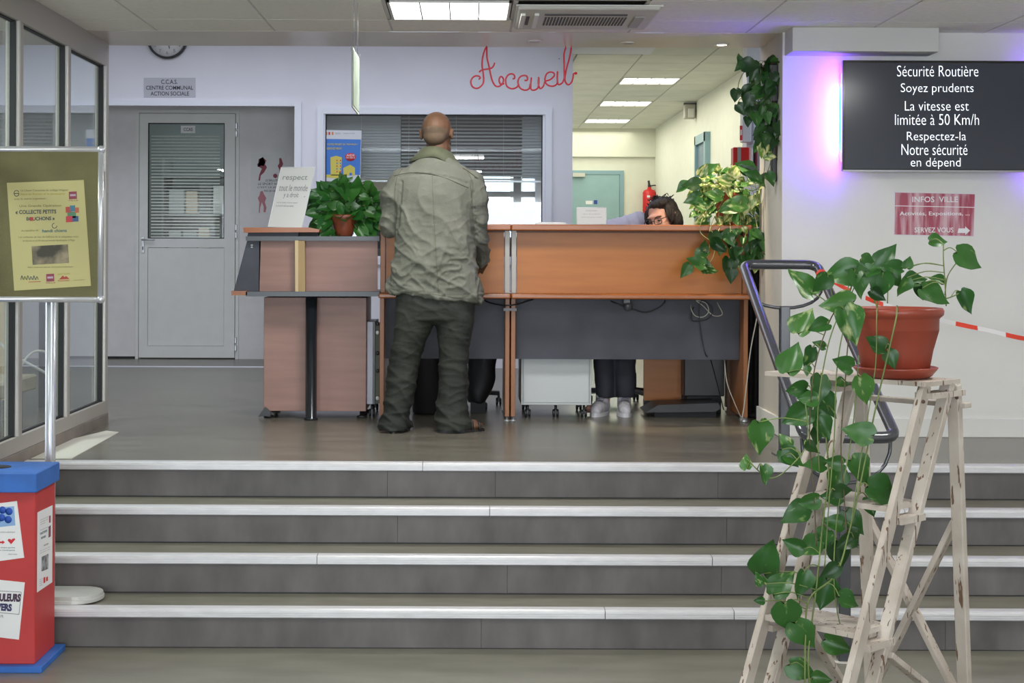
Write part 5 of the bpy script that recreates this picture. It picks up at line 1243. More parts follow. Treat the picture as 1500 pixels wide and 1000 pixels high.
# ---------- red box with blue lid
rx = thing('collection_box', 'red collection box with blue lid and base for bottle caps in front of the stairs', 'box', (-1.79, 6.0, ZL))
bxr, bxl, by0, by1 = -1.612, -1.972, 5.87, 6.15
RED = mat('red_board', (0.50, 0.038, 0.038), 0.55, nvar=0.06, nscale=5); BLU2 = mat('blue_board', (0.025, 0.13, 0.46), 0.5, nvar=0.15, nscale=8)
B('body', RED, rx, bxl, bxr, by0, by1, ZL + 0.024, 0.075, 0.003)
zl1 = 0.128
obj('lid', MB().bb(bxl - 0.03, bxr + 0.012, by0 - 0.03, by1 + 0.02, 0.056, zl1, 0.003), BLU2, rx)
obj('opening', MB().lathe([(0.001, 0), (0.055, 0), (0.055, 0.0015), (0.001, 0.0015)], (-1.800, 6.01, zl1), 28), BLK, rx)
obj('base', MB().bb(bxl - 0.03, bxr + 0.035, by0 - 0.035, by1 + 0.03, ZL, ZL + 0.024, 0.002), BLU2, rx)
def q10(u, v): return (u / 4.17, 720 + v / 4.167)
YR = by0 - 0.0005
pa = thing('heart_notice', 'white notice with blue bottle caps and red heart on the front of the red box', 'notice', P(10, 820, YR))
flat('sheet', [q10(-140, 88), q10(104, 56), q10(148, 402), q10(-100, 436)], YR, PAPER, pa, 0.0012)
flat('photo_print', [q10(-110, 105), q10(86, 88), q10(94, 205), q10(-100, 226)], YR - 0.0014, mat('photo_pale_blue', (0.25, 0.42, 0.68), 0.6), pa, 0.0005)
for u, v in ((-30, 130), (15, 112), (55, 120), (10, 158), (50, 170), (-20, 180), (-60, 150)):
    mb = MB(); c_ = P(*q10(u, v), YR - 0.002); mb.lathe([(0.001, 0), (0.014, 0), (0.014, 0.0008), (0.001, 0.0008)], (c_.x, c_.y - 0.0001 * abs(u % 5), c_.z), 16, 'Y'); obj('cap_print', mb, mat('cap_blue', (0.02, 0.08, 0.42), 0.6), pa)
HRT = mat('heart_red', (0.62, 0.02, 0.03), 0.6)
flat('heart', [q10(*p) for p in ((68, 320), (46, 296), (52, 288), (62, 288), (69, 294), (78, 286), (90, 284), (93, 292))], YR - 0.0014, HRT, pa, 0.0005)
flat('arrow_print', [q10(-20, 306), q10(14, 302), q10(14, 296), q10(30, 308), q10(14, 320), q10(14, 313), q10(-20, 316)], YR - 0.0014, HRT, pa, 0.0005)
for s_, a, b, c, d in (('Récupérez vos bouchons plastique', -100, 240, 92, 252), ('pour aider les chiens guides', -95, 336, 92, 346), ('et les personnes handicapées', -95, 352, 92, 362), ('merci à tous', 50, 376, 104, 384)):
    ptxt('lettering', s_, *q10(a, b), *q10(c, d), YR - 0.0014, INKG if b < 300 else mat('print_teal', (0.05, 0.16, 0.18)), pa, 0.005)
pb_ = thing('lower_notice', 'white notice with framed dark capital letters low on the red box front', 'notice', P(10, 937, YR))
flat('sheet', [q10(-120, 525), q10(152, 553), q10(116, 902), q10(-150, 870)], YR, PAPER, pb_, 0.0012)
O = P(*q10(-60, 668), YR - 0.0014); txt('lettering', 'COULEURS', O, P(*q10(124, 672), YR - .0014) - O, P(*q10(-56, 618), YR - .0014) - O, mat('print_aubergine', (0.07, 0.035, 0.07), 0.7), pb_, 0.06)
O = P(*q10(-60, 722), YR - 0.0014); txt('lettering', 'DIVERS', O, P(*q10(72, 730), YR - .0014) - O, P(*q10(-58, 676), YR - .0014) - O, mat('print_navy', (0.04, 0.04, 0.12), 0.7), pb_, 0.06)
mb = MB()
fr = [P(*q10(*p), YR - 0.0014) for p in ((-90, 600), (130, 612), (116, 748), (-104, 728))]
for i in range(4): mb.tube([fr[i], fr[(i + 1) % 4]], 0.0008, 4)
obj('print_frame', mb, INK, pb_)
ptxt('lettering', 'ATE', *q10(-8, 752), *q10(20, 766), YR - 0.0014, INK, pb_, 0.005)
XS = bxr + 0.0005
ps = thing('side_notice', 'tall narrow looking white notice on the right side of the red box', 'notice', (XS, 6.02, -0.2))
def side(u, v):  # crop coords -> y,z on the plane x = XS
    px_ = u / 4.17; py_ = 720 + v / 4.167; Y = XS * F / (px_ - VX); return Vector((XS, Y, EYE - (py_ - VY - RS * (px_ - VX)) / F * Y))
def sflat(name, pts, m, lift, parent=ps): return obj(name, MB().prism([side(*p) + Vector((lift, 0, 0)) for p in pts], (0.0008, 0, 0)), m, parent)
sflat('sheet', [(235, 126), (326, 82), (326, 552), (234, 614)], PAPER, 0)
def stx(s_, u0, v0, u1, v1, m, b=0.01):
    sl = -0.45
    O = side(u0, v1) + Vector((0.001, 0, 0)); U = side(u1, v1 + sl * (u1 - u0)) - side(u0, v1); V = side(u0, v0) - side(u0, v1)
    txt('lettering', s_, O, U, V, m, ps, b)
for a in ((250, 170, 300, 178), (250, 184, 300, 192), (250, 198, 280, 205), (250, 232, 298, 240), (248, 360, 315, 366), (248, 374, 310, 380)): stx('classe citoyenne collecte', *a, INKG)
stx('COLLECTE PETITS', 248, 250, 292, 264, mat('print_teal', (0.05, 0.16, 0.18)), 0.03); stx('BOUCHONS', 256, 276, 284, 290, mat('print_teal', (0.05, 0.16, 0.18)), 0.03); stx('handi chiens', 272, 322, 300, 332, INK)
sflat('photo_print', [(260, 398), (300, 378), (300, 470), (260, 486)], mat('photo_grey', (0.10, 0.10, 0.11), 0.7, col2=(0.4, 0.4, 0.42), nscale=40), 0.001)
sflat('red_print', [(305, 148), (313, 144), (313, 186), (305, 190)], MRO, 0.001); sflat('red_print', [(302, 214), (314, 204), (314, 272), (302, 280)], mat('print_mixed', (0.30, 0.06, 0.09), 0.7, col2=(0.06, 0.10, 0.12), nscale=60), 0.001)
sflat('red_print', [(272, 524), (282, 519), (282, 553), (272, 558)], HRT, 0.001); sflat('red_print', [(288, 522), (298, 516), (298, 542), (288, 547)], HRT, 0.001)
for v in (534, 546, 558, 570): stx('logo ville', 248, v, 264, v + 7, INKG)

# ================================================================== LEAFLET HOLDERS
def tilt(name, label, bl_, br_, tl_, Yb_, Yr_, Yt_, m, lines, cat='leaflet holder', th=0.004):
    O = P(*bl_, Yb_); U = P(*br_, Yr_) - O; V = P(*tl_, Yt_) - O
    t = thing(name, label, cat, O); n = U.cross(V).normalized()
    obj('sheet', MB().prism([O, O + U, O + U + V, O + V], -n * th), m, t)
    mb = MB()
    for a, b in ((0, 1), (1, 2), (2, 3), (3, 0)):
        q = [O, O + U, O + U + V, O + V]; mb.tube([q[a] + n * 0.001, q[b] + n * 0.001], 0.002, 6)
    obj('acrylic_edge', mb, mat('acrylic', (0.8, 0.82, 0.85), 0.1), t)
    for s_, u0, v0, u1, v1, mm in lines:
        txt('lettering', s_, O + U * u0 + V * v0 + n * 0.001, U * (u1 - u0), V * (v1 - v0), mm, t, 0.0)
    return t, O, U, V, n
t, O, U, V, n = tilt('leaflet_holder', 'tilted white leaflet headed respect in a clear holder on the corner counter', (392.5, 332.5), (442.5, 333.5), (412, 245), 9.02, 8.93, 9.16, mat('leaflet_white', (0.78, 0.78, 0.76), 0.12, spec=0.8),
    [('respect', 0.12, 0.76, 0.85, 0.86, INKG), ('tout le monde', 0.08, 0.60, 0.92, 0.71, INKG), ('y a droit', 0.26, 0.47, 0.70, 0.58, INKG), ('tout le monde a droit au respect', 0.1, 0.39, 0.72, 0.42, INKG), ('et chacun le doit aux autres', 0.1, 0.34, 0.62, 0.37, INKG)])
obj('back_stay', MB().prism([O + U * 0.3 + V * 0.8 - n * .005, O + U * 0.7 + V * 0.8 - n * .005, O + U * 0.7 + Vector((0, 0.16, 0.0)), O + U * 0.3 + Vector((0, 0.16, 0))], n * 0.002), mat('acrylic', (0.8, 0.82, 0.85)), t)
t, O, U, V, n = tilt('counter_card', 'white landscape card standing on the counter in front of the teal door', (845, 328.5), (888, 328.5), (845, 304), 9.1, 9.1, 9.13, mat('leaflet_white', (0.78, 0.78, 0.76)),
    [('ACCUEIL DU PUBLIC', 0.3, 0.78, 0.7, 0.84, INKG), ('merci de patienter', 0.2, 0.58, 0.8, 0.64, INKG), ('ouvert du lundi au vendredi', 0.15, 0.4, 0.85, 0.45, INKG)], 'card')
obj('back_stay', MB().prism([O + U * 0.4 + V * 0.7 - n * .004, O + U * 0.6 + V * 0.7 - n * .004, O + U * 0.6 + Vector((0, 0.05, 0.0)), O + U * 0.4 + Vector((0, 0.05, 0))], n * 0.002), PAPER, t)
t = thing('counter_tray', 'flat white paper tray on the counter beside the window', 'tray', P(800, 328, 9.05))
B('tray', PAPER, t, PX(785, 9.05), PX(828, 9.05), 8.98, 9.13, ZTOP + 0.0, ZTOP + 0.012, 0.002)
B('sheet', PAPER, t, PX(788, 9.05), PX(824, 9.05), 8.985, 9.12, ZTOP + 0.012, ZTOP + 0.016)

# ================================================================== PEOPLE
def organic(name, mb, m, parent, voxel=0.008, smooth=6, fn=None, keep=None):
    """union the overlapping volumes into one continuous smooth surface"""
    bm = mb.bm; bmesh.ops.recalc_face_normals(bm, faces=bm.faces)
    me = bpy.data.meshes.new('tmp'); bm.to_mesh(me); bm.free()
    o = bpy.data.objects.new('tmp', me); C.objects.link(o)
    r = o.modifiers.new('r', 'REMESH'); r.mode = 'VOXEL'; r.voxel_size = voxel
    if smooth: s_ = o.modifiers.new('s', 'SMOOTH'); s_.iterations = smooth; s_.factor = 0.5
    dg = bpy.context.evaluated_depsgraph_get(); dg.update()
    out = bpy.data.meshes.new_from_object(o.evaluated_get(dg))
    bpy.data.objects.remove(o); bpy.data.meshes.remove(me)
    if fn:
        nm = [v.normal.copy() for v in out.vertices]
        for v, n in zip(out.vertices, nm): v.co = v.co + n * fn(v.co, n)
    off = wloc(parent)
    for v in out.vertices: v.co -= off
    for p in out.polygons: p.use_smooth = True
    out.update()
    return link(name, out, m, parent)
def loft(mb, rings, n=28):
    """rings: (x centre, y centre, z, rx, ry) ; superellipse sections"""
    prev = None; first = None
    for (x, y, z, rx, ry, *tl) in rings:
        ring = []; tl = tl[0] if tl else 0.0
        for k in range(n):
            a = 2 * math.pi * k / n; ca, sa = math.cos(a), math.sin(a)
            ring.append(mb.bm.verts.new((x + rx * math.copysign(abs(ca) ** 0.85, ca), y + ry * math.copysign(abs(sa) ** 0.85, sa), z - tl * ca * rx)))
        if prev:
            for k in range(n): mb.bm.faces.new((prev[k], prev[(k + 1) % n], ring[(k + 1) % n], ring[k]))
        else: first = ring
        prev = ring
    mb.bm.faces.new(list(reversed(first))); mb.bm.faces.new(prev)
def ridge(p, f, d, seed=0.0):
    v = noise.noise(Vector((p.x * f[0] + seed, p.y * f[1] + seed * 2, p.z * f[2] + seed)) + Vector(d) * (p.x + p.z))
    return 1 - abs(v) * 2
def head(mb, c, M, s=1.0, woman=False):
    """head volumes; local frame: -y is the face, z up; c = centre of the head; M 3x3"""
    def e(p, r, rot=None): mb.ell(Vector(c) + M @ (Vector(p) * s), tuple(q * s for q in r), M if rot is None else M @ rot)
    e((0, 0.018, 0.03), (0.078, 0.094, 0.088)); e((0, -0.02, -0.01), (0.068, 0.074, 0.09)); e((0, -0.038, -0.07), (0.050, 0.048, 0.045))
    e((0, -0.078, -0.098), (0.022, 0.018, 0.018)); e((0, -0.078, 0.03), (0.052, 0.022, 0.014))
    for sx in (-1, 1):
        e((sx * 0.035, -0.068, -0.03), (0.026, 0.022, 0.022)); e((sx * 0.047, -0.03, -0.068), (0.022, 0.04, 0.026))
        e((sx * 0.083, 0.010, -0.002), (0.007, 0.017, 0.030), Matrix.Rotation(sx * R(-14), 3, 'Z')); e((sx * 0.088, 0.014, 0.015), (0.007, 0.017, 0.014), Matrix.Rotation(sx * R(-18), 3, 'Z'))
        e((sx * 0.010, -0.100, -0.035), (0.008, 0.010, 0.007))
    mb.tube([Vector(c) + M @ (Vector((0, -0.086, 0.018)) * s), Vector(c) + M @ (Vector((0, -0.112, -0.030)) * s)], [0.009 * s, 0.013 * s], 10)
    e((0, -0.092, -0.062), (0.022, 0.010, 0.006)); e((0, -0.090, -0.073), (0.019, 0.010, 0.006))
def hand(mb, w, d, up, s=1.0, side=1, curl=0.5):
    """palm with five fingers; w wrist, d pointing direction, up back-of-hand normal"""
    w = Vector(w); d = Vector(d).normalized(); up = Vector(up); up = (up - d * up.dot(d)).normalized(); x = d.cross(up) * side
    M = Matrix((x, d, up)).transposed()
    mb.ell(w + d * 0.045 * s, (0.040 * s, 0.050 * s, 0.015 * s), M)
    for i, (o, L) in enumerate(((-0.030, 0.058), (-0.011, 0.070), (0.009, 0.076), (0.028, 0.068))):
        p = w + d * 0.08 * s + x * o * s; q = p + (d * math.cos(curl * 0.4) - up * math.sin(curl * 0.4)) * L * 0.5 * s
        r_ = q + (d * math.cos(curl * 1.5) - up * math.sin(curl * 1.5)) * L * 0.5 * s
        mb.tube([p - d * 0.03 * s, p, q, r_], [0.009 * s, 0.009 * s, 0.008 * s, 0.0065 * s], 8); mb.ell(r_, (0.0066 * s,) * 3, u=8, v=6)
    p = w + d * 0.02 * s + x * 0.03 * s; q = p + (x * 0.8 + d * 0.6) * 0.035 * s; r_ = q + (d * 0.9 + x * 0.15 - up * 0.3) * 0.032 * s
    mb.tube([p, q, r_], [0.013 * s, 0.010 * s, 0.008 * s], 8); mb.ell(r_, (0.008 * s,) * 3, u=8, v=6)

def skin_stubble():
    m = mat('scalp_skin', (0.118, 0.060, 0.033), 0.6, nvar=0.12, nscale=14, spec=0.3); return m
SKIN = skin_stubble()
YMN = 8.40
man = thing('person', 'bald man seen from behind in grey green jacket and dark trousers at the counter', 'person', (PX(630, YMN), YMN, 0))
def MP(px_, py_, dy=0.0): return P(px_, py_, YMN + dy)
hc = MP(640.5, 197.5, 0.02); HM = Matrix.Rotation(R(180 - 14), 3, 'Z') @ Matrix.Rotation(R(8), 3, 'X')
mb = MB(); head(mb, hc, HM, 1.02)
mb.cap(MP(641, 214, 0.01), MP(639, 244, -0.0), 0.060, 0.070)
loft(mb, [(PX(634, YMN), YMN, MP(634, 252).z, 0.12, 0.07), (PX(634, YMN), YMN, MP(0, 275).z, 0.17, 0.09), (PX(634, YMN), YMN, MP(0, 330).z, 0.16, 0.10), (PX(632, YMN), YMN, MP(0, 400).z, 0.155, 0.10), (PX(632, YMN), YMN, MP(0, 455).z, 0.16, 0.11)])
SL, SR = MP(588, 262), MP(690, 268); EL, ER = MP(571, 335, 0.05), MP(700, 345, 0.06); WL, WR = MP(590, 333, 0.29), MP(707, 382, 0.24)
WL.z = ZTOP + 0.055
for a, b, c_ in ((SL, EL, WL), (SR, ER, WR)):
    mb.cap(a, b, 0.055, 0.042); mb.cap(b, c_, 0.042, 0.028)
hand(mb, WL + Vector((0.01, 0.01, 0)), (0.35, 1, -0.1), (0, 0, 1), 1, 1, 0.4)
hand(mb, WR + Vector((0, 0.01, 0)), (-0.15, 1, -0.25), (0.4, 0, 1), 1, -1, 0.7)
HPL, HPR = MP(606, 452), MP(662, 454); KL, KR = MP(594, 535, 0.02), MP(665, 540, 0.02); AL, AR = MP(581, 622, -0.02), MP(662, 624, -0.02)
for a, b, c_ in ((HPL, KL, AL), (HPR, KR, AR)):
    mb.cap(a, b, 0.075, 0.052); mb.cap(b, c_, 0.052, 0.036)
def foot(mb, ank, d, s=1.0):
    d = Vector(d).normalized(); a = Vector(ank)
    heel = Vector((a.x, a.y, 0.038)) - d * 0.03; ball = Vector((a.x, a.y, 0.030)) + d * 0.12; toe = Vector((a.x, a.y, 0.024)) + d * 0.175
    mb.cap(heel, ball, 0.034, 0.036); mb.cap(a, heel, 0.034, 0.034); mb.cap(a, ball, 0.03, 0.028)
    px = Vector((d.y, -d.x, 0))
    for i, o in enumerate((-0.028, -0.012, 0.004, 0.018, 0.030)):
        q = ball + px * o; mb.cap(q, q + d * (0.062 - 0.006 * abs(i)), 0.012, 0.010 if i else 0.013)
DL, DR = Vector((0.25, 1, 0)).normalized(), Vector((0.92, 0.38, 0)).normalized()
foot(mb, AL, DL); foot(mb, AR, DR)
organic('body', mb, SKIN, man, 0.0062, 5)
# cropped hair around the back and the sides
mb = MB()
def hp(p): return hc + HM @ Vector(p)
mb.ell(hp((0, 0.020, 0.018)), (0.0775, 0.0945, 0.075), HM); mb.ell(hp((0, 0.052, -0.02)), (0.062, 0.055, 0.05), HM)
hair = organic('cropped_hair', mb, mat('stubble_hair', (0.085, 0.056, 0.034), 0.85, col2=(0.110, 0.068, 0.040), nscale=30, bump=0.2, bscale=300), man, 0.006, 3)
# eyes
for sx in (-1, 1): obj('eye', MB().ell(hp((sx * 0.031, -0.086, 0.002)), (0.012, 0.009, 0.008), HM), mat('eye_white', (0.7, 0.7, 0.68), 0.3), man)
mb = MB()
for sx in (-1, 1): mb.tube([hp((sx * 0.018, -0.100, 0.026)), hp((sx * 0.034, -0.099, 0.030)), hp((sx * 0.050, -0.088, 0.024))], 0.0035, 6)
obj('eyebrows', mb, mat('brow_dark', (0.03, 0.02, 0.015), 0.8), man)

# jacket
JK = mat('jacket_cloth', (0.110, 0.113, 0.088), 0.80, col2=(0.150, 0.151, 0.120), nscale=7, bump=0.25, bscale=180, detail=8)
JKD = mat('jacket_seam', (0.075, 0.075, 0.05), 0.85)
JKC = mat('jacket_collar', (0.082, 0.088, 0.050), 0.8, nvar=0.1, nscale=20)
mb = MB()
def ring(yp, xl, xr, ry, dy=0.0, tl=0.0):
    x0, x1 = PX(xl, YMN), PX(xr, YMN); return ((x0 + x1) / 2, YMN + dy, MP(640, yp).z, (x1 - x0) / 2, ry, tl)
loft(mb, [ring(437, 569, 710, 0.138, 0.01, 0.115), ring(431, 567, 712, 0.144, 0.01, 0.115), ring(420, 569, 709, 0.145, 0.01, 0.10), ring(403, 573, 703, 0.142, 0.0, 0.06), ring(375, 576, 698, 0.138, 0.0), ring(340, 578, 694, 0.134, 0.0), ring(305, 578, 694, 0.128, 0.0), ring(280, 577, 697, 0.120, 0.0), ring(262, 580, 696, 0.108, 0.0), ring(250, 588, 690, 0.095, 0.0), ring(240, 602, 674, 0.082, 0.0), ring(231, 614, 662, 0.070, 0.0)])
mb.cap(MP(590, 265), MP(575, 288), 0.072, 0.066); mb.cap(MP(691, 268), MP(698, 295), 0.072, 0.068)
mb.cap(MP(576, 285), EL + Vector((0, 0, 0)), 0.066, 0.056); mb.cap(EL, WL - Vector((0, 0.03, 0)), 0.056, 0.044)
mb.cap(MP(698, 290), ER, 0.068, 0.060); mb.cap(ER, WR - Vector((0, 0.0, 0)), 0.058, 0.044)
yb0 = YMN
def cr(p, f, d, seed, pw=3.0):
    q = Vector((p.x * f[0] + p.z * d[0] + seed, p.y * f[1], p.z * f[2] + p.x * d[1] + seed * 2))
    q += Vector((noise.noise(p * 5 + Vector((seed, 0, 0))), 0, noise.noise(p * 5 + Vector((0, seed, 0))))) * 0.7
    return max(0.0, 1 - abs(noise.noise(q)) * 1.9) ** pw
def jfold(p, n):
    w_ = min(1, max(0, (1.22 - p.z) / 0.35)); u_ = min(1, max(0, (1.42 - p.z) / 0.2))
    d = 0.010 * (cr(p, (6, 2, 2.6), (1.5, 2), 1.3, 4.5) - 0.3) * u_
    d += 0.011 * (cr(p, (3, 2, 9.5), (3, 6), 4.1, 4.5) - 0.3) * w_
    d += 0.008 * (cr(p, (9, 5, 15), (7, -9), 9.2, 4.0) - 0.3) * (0.25 + 0.75 * w_)
    d += 0.004 * (cr(p, (16, 8, 24), (-9, 9), 3.7, 3.0) - 0.3) * (0.3 + 0.7 * w_)
    px_, pz_ = p.x, p.z
    arm = max(0, abs(p.x - PX(636, YMN)) - 0.20) / 0.06
    if arm > 0: d += 0.014 * min(arm, 1) * (cr(p, (5, 5, 10), (4, 9), 3.3) - 0.4) * min(1, max(0.1, (1.36 - p.z) / 0.12))
    if n.y < -0.1:
        zy = MP(640, 263).z + 0.02 * (1 - ((px_ - PX(635, YMN)) / 0.16) ** 2) * 1.0 - (px_ - PX(635, YMN)) * 0.10
        if abs(px_ - PX(635, YMN)) < 0.19 and abs(pz_ - zy) < 0.006: d -= 0.005
        if abs(px_ - PX(635, YMN)) < 0.004 and pz_ < zy: d -= 0.002
        if abs(pz_ - MP(640, 430).z - 0.01 * math.sin(px_ * 20)) < 0.004: d -= 0.003
    # armhole seams
    for cx_, s_ in ((PX(583, YMN), -1), (PX(696, YMN), 1)):
        if n.y < 0.2 and MP(0, 345).z < pz_ < MP(0, 262).z and abs(px_ - cx_ + 0.02 * s_ * math.sin((pz_ - 1.1) * 6)) < 0.007: d -= 0.007
    # slanted hem lower at the right side
    return d
jk = organic('jacket', mb, JK, man, 0.0065, 5, jfold)
def surf_y(x, z, r_=0.13): return 0
# yoke seam and shoulder tabs as thin stitched strips
def proj(px_, py_, lift=0.002):
    """point on the back of the jacket at this spot"""
    g_ = MP(px_, py_); off = wloc(man)
    hit, loc, nn, idx = jk.ray_cast(Vector((g_.x, YMN - 1.0, g_.z)) - off, Vector((0, 1, 0)))
    return (loc + off + Vector((0, -lift, 0))) if hit else Vector((g_.x, YMN - 0.1, g_.z))
def seam(name, pts, r_, m):
    q_ = [p for p in (proj(*q) for q in smoothpts_px(pts)) if abs(p.y - (YMN - 0.1)) > 1e-6]
    if len(q_) > 2: obj(name, MB().tube(q_, r_, 6), m, man)
def smoothpts_px(pts):
    v = smoothpts([Vector((a, b, 0)) for a, b in pts], 6); return [(q.x, q.y) for q in v]
seam('yoke_seam', [(578, 258), (600, 254), (625, 255), (650, 261), (672, 270), (686, 276)], 0.0013, JKD)
seam('back_seam', [(634, 258), (635, 290), (637, 330), (640, 380), (643, 428)], 0.0008, JKD)
seam('armhole_seam', [(590, 246), (582, 262), (579, 285), (580, 310)], 0.0011, JKD)
seam('armhole_seam', [(684, 250), (692, 268), (691, 290), (688, 312), (690, 340)], 0.0013, JKD)
seam('hem_seam', [(572, 421), (600, 428), (635, 430), (670, 435), (702, 437)], 0.0009, JKD)
seam('shoulder_tab', [(574, 253), (583, 247), (593, 242), (604, 237)], 0.003, JKD)
seam('shoulder_tab', [(678, 247), (685, 251), (692, 256), (700, 262)], 0.003, JKD)
obj('tab_button', MB().ell(proj(696, 260, 0.004), (0.005, 0.004, 0.005)), JKD, man)
# standing collar folded over
mb = MB(); cc_ = MP(640, 230); rings_ = []
def collar_pt(a, k):
    ca, sa = math.cos(a), math.sin(a); zt_c = MP(640, 216).z; zb_c = MP(640, 232).z
    rx = 0.070 + 0.075 * k ** 0.8 * abs(ca) ** 1.5 + 0.012 * k; ry = 0.066 + 0.028 * k
    z = zt_c * (1 - k) + zb_c * k - (0.012 + 0.038 * k) * abs(ca) ** 2 - (0.012 + 0.020 * k) * ca
    return Vector((cc_.x + rx * ca + 0.006 * k, YMN + 0.012 + ry * sa, z))
n_ = 40
for k in (0, 0.08, 0.55, 1.0):
    rings_.append([mb.bm.verts.new(collar_pt(math.pi * (0.62 + 1.76 * i / n_) - math.pi * 0.0, k) + Vector((0, 0, 0.006 if k == 0.08 else 0))) for i in range(n_ + 1)])
for r1, r2 in zip(rings_[:-1], rings_[1:]):
    for i in range(n_): f_ = mb.bm.faces.new((r1[i], r1[i + 1], r2[i + 1], r2[i])); f_.smooth = True
col = obj('collar', mb, JKC, man); sd_ = col.modifiers.new('s', 'SOLIDIFY'); sd_.thickness = 0.006; sd_.offset = -1

# trousers
TRM = mat('trouser_cloth', (0.011, 0.013, 0.0095), 0.75, col2=(0.022, 0.025, 0.018), nscale=6, bump=0.2, bscale=200, detail=8)
mb = MB()
loft(mb, [ring(425, 580, 696, 0.118, 0.0), ring(450, 579, 697, 0.122, 0.0), ring(468, 579, 695, 0.115, 0.0), ring(474, 584, 690, 0.08, 0.0)])
def leg_loft(rows, dy=0.0):
    loft(mb, [((PX(a, YMN) + PX(b, YMN)) / 2, YMN + dy2, max(0.012, MP(0, y).z), (PX(b, YMN) - PX(a, YMN)) / 2, ry) for y, a, b, ry, dy2 in rows], 22)
def zfix(y): return MP(600, y).z
leg_loft([(634, 557, 598, 0.105, -0.01), (622, 556, 601, 0.098, -0.01), (605, 561, 602, 0.085, 0), (580, 564, 607, 0.082, 0.0), (550, 567, 612, 0.083, 0.01), (520, 571, 618, 0.086, 0.01), (495, 576, 626, 0.092, 0.0), (465, 578, 640, 0.105, 0.0), (440, 582, 640, 0.10, 0)])
leg_loft([(637, 640, 689, 0.100, -0.01), (625, 638, 692, 0.098, -0.01), (608, 638, 689, 0.086, 0), (580, 640, 687, 0.082, 0.0), (550, 643, 686, 0.082, 0.01), (520, 643, 687, 0.085, 0.01), (495, 642, 690, 0.090, 0.0), (465, 636, 695, 0.105, 0.0), (440, 636, 694, 0.10, 0)])
def tfold(p, n):
    low = min(1, max(0, (0.55 - p.z) / 0.5))
    d = 0.010 * (cr(p, (3, 3, 9), (3, 5), 2.2) - 0.35) * (0.4 + low)
    d += 0.005 * (cr(p, (3, 3, 17), (2, -5), 6.2, 4.0) - 0.3) * (0.35 + low)
    d += 0.0025 * (cr(p, (5, 5, 34), (4, 5), 1.7, 3.0) - 0.3)
    return d
organic('trousers', mb, TRM, man, 0.0068, 4, tfold)
SAN = mat('sandal_dark', (0.022, 0.020, 0.018), 0.5)
def sandal(ank, d):
    d = Vector(d); px = Vector((d.y, -d.x, 0)); a = Vector((ank.x, ank.y, 0)); pts = []
    for k in range(24):
        t_ = 2 * math.pi * k / 24; L = 0.055 + (math.cos(t_) * 0.135); wv = 0.046 * math.sin(t_) * (1.0 if math.cos(t_) > -0.2 else 0.85)
        pts.append(a + d * L + px * wv)
    mb = MB(); mb.prism(pts, (0, 0, 0.014))
    for q, h_ in ((0.10, 0.072), (0.145, 0.052), (0.03, 0.075)):
        c_ = a + d * q; mb.tube([c_ + px * 0.044 + Vector((0, 0, 0.01)), c_ + px * 0.038 + Vector((0, 0, h_ * 0.75)), c_ + Vector((0, 0, h_)), c_ - px * 0.038 + Vector((0, 0, h_ * 0.75)), c_ - px * 0.044 + Vector((0, 0, 0.01))], 0.008, 6)
    obj('sandal', mb, SAN, man)
sandal(AL, DL); sandal(AR, DR)

# ---------------- seated clerk bending over behind the counter
YWm = 9.45
ck_ = thing('person', 'dark haired clerk with glasses and lilac shirt bent low behind the counter', 'person', (PX(905, 9.6), 9.6, 0))
def WP(px_, py_, Y=YWm): return P(px_, py_, Y)
SKW = mat('pale_skin', (0.48, 0.25, 0.18), 0.5, nvar=0.05, nscale=12)
h2 = WP(969, 321, 9.30); M2 = Matrix.Rotation(R(-38), 3, 'Z') @ Matrix.Rotation(R(-12), 3, 'Y') @ Matrix.Rotation(R(12), 3, 'X')
mb = MB(); head(mb, h2, M2, 0.97)
n0 = h2 + M2 @ Vector((0, 0.03, -0.07)); ch_ = WP(915, 372, 9.55)
mb.cap(n0, ch_ + Vector((0.06, -0.03, 0.03)), 0.052, 0.06)
pel = Vector((PX(905, 9.9), 9.85, 0.56)); mid = (ch_ + pel) / 2
mb.cap(ch_, mid, 0.11, 0.12); mb.cap(mid, pel, 0.12, 0.145)
sh1, sh2 = ch_ + Vector((-0.13, 0.05, 0.02)), ch_ + Vector((0.13, -0.02, 0.0))
mb.cap(sh1, sh2, 0.055, 0.055)
e1, w1 = Vector((PX(862, 9.4), 9.35, 0.86)), Vector((PX(900, 9.2), 9.22, 0.78)); e2, w2 = Vector((PX(1000, 9.4), 9.38, 0.84)), Vector((PX(965, 9.2), 9.20, 0.78))
for a, b, c_ in ((sh1, e1, w1), (sh2, e2, w2)): mb.cap(a, b, 0.045, 0.036); mb.cap(b, c_, 0.036, 0.026)
hand(mb, w1, (0.6, -0.5, 0), (0, 0, 1), 0.92, 1, 0.5); hand(mb, w2, (-0.6, -0.5, 0), (0, 0, 1), 0.92, -1, 0.5)
for pxk, s_ in ((888, -1), (916, 1)):
    hip = pel + Vector((0.085 * s_, -0.02, -0.03)); kn = Vector((PX(pxk, 9.42), 9.46, 0.50)); an = Vector((PX(pxk + (-1 if s_ < 0 else 0), 9.33), 9.36, 0.09))
    mb.cap(hip, kn, 0.075, 0.054); mb.cap(kn, an, 0.052, 0.035)
    mb.cap(an, an + Vector((0, 0.02, -0.045)), 0.034, 0.032); mb.cap(an + Vector((0, 0.0, -0.045)), an + Vector((-0.10 if s_ < 0 else -0.01, -0.08, -0.052)), 0.030, 0.024)
organic('body', mb, SKW, ck_, 0.0062, 5)
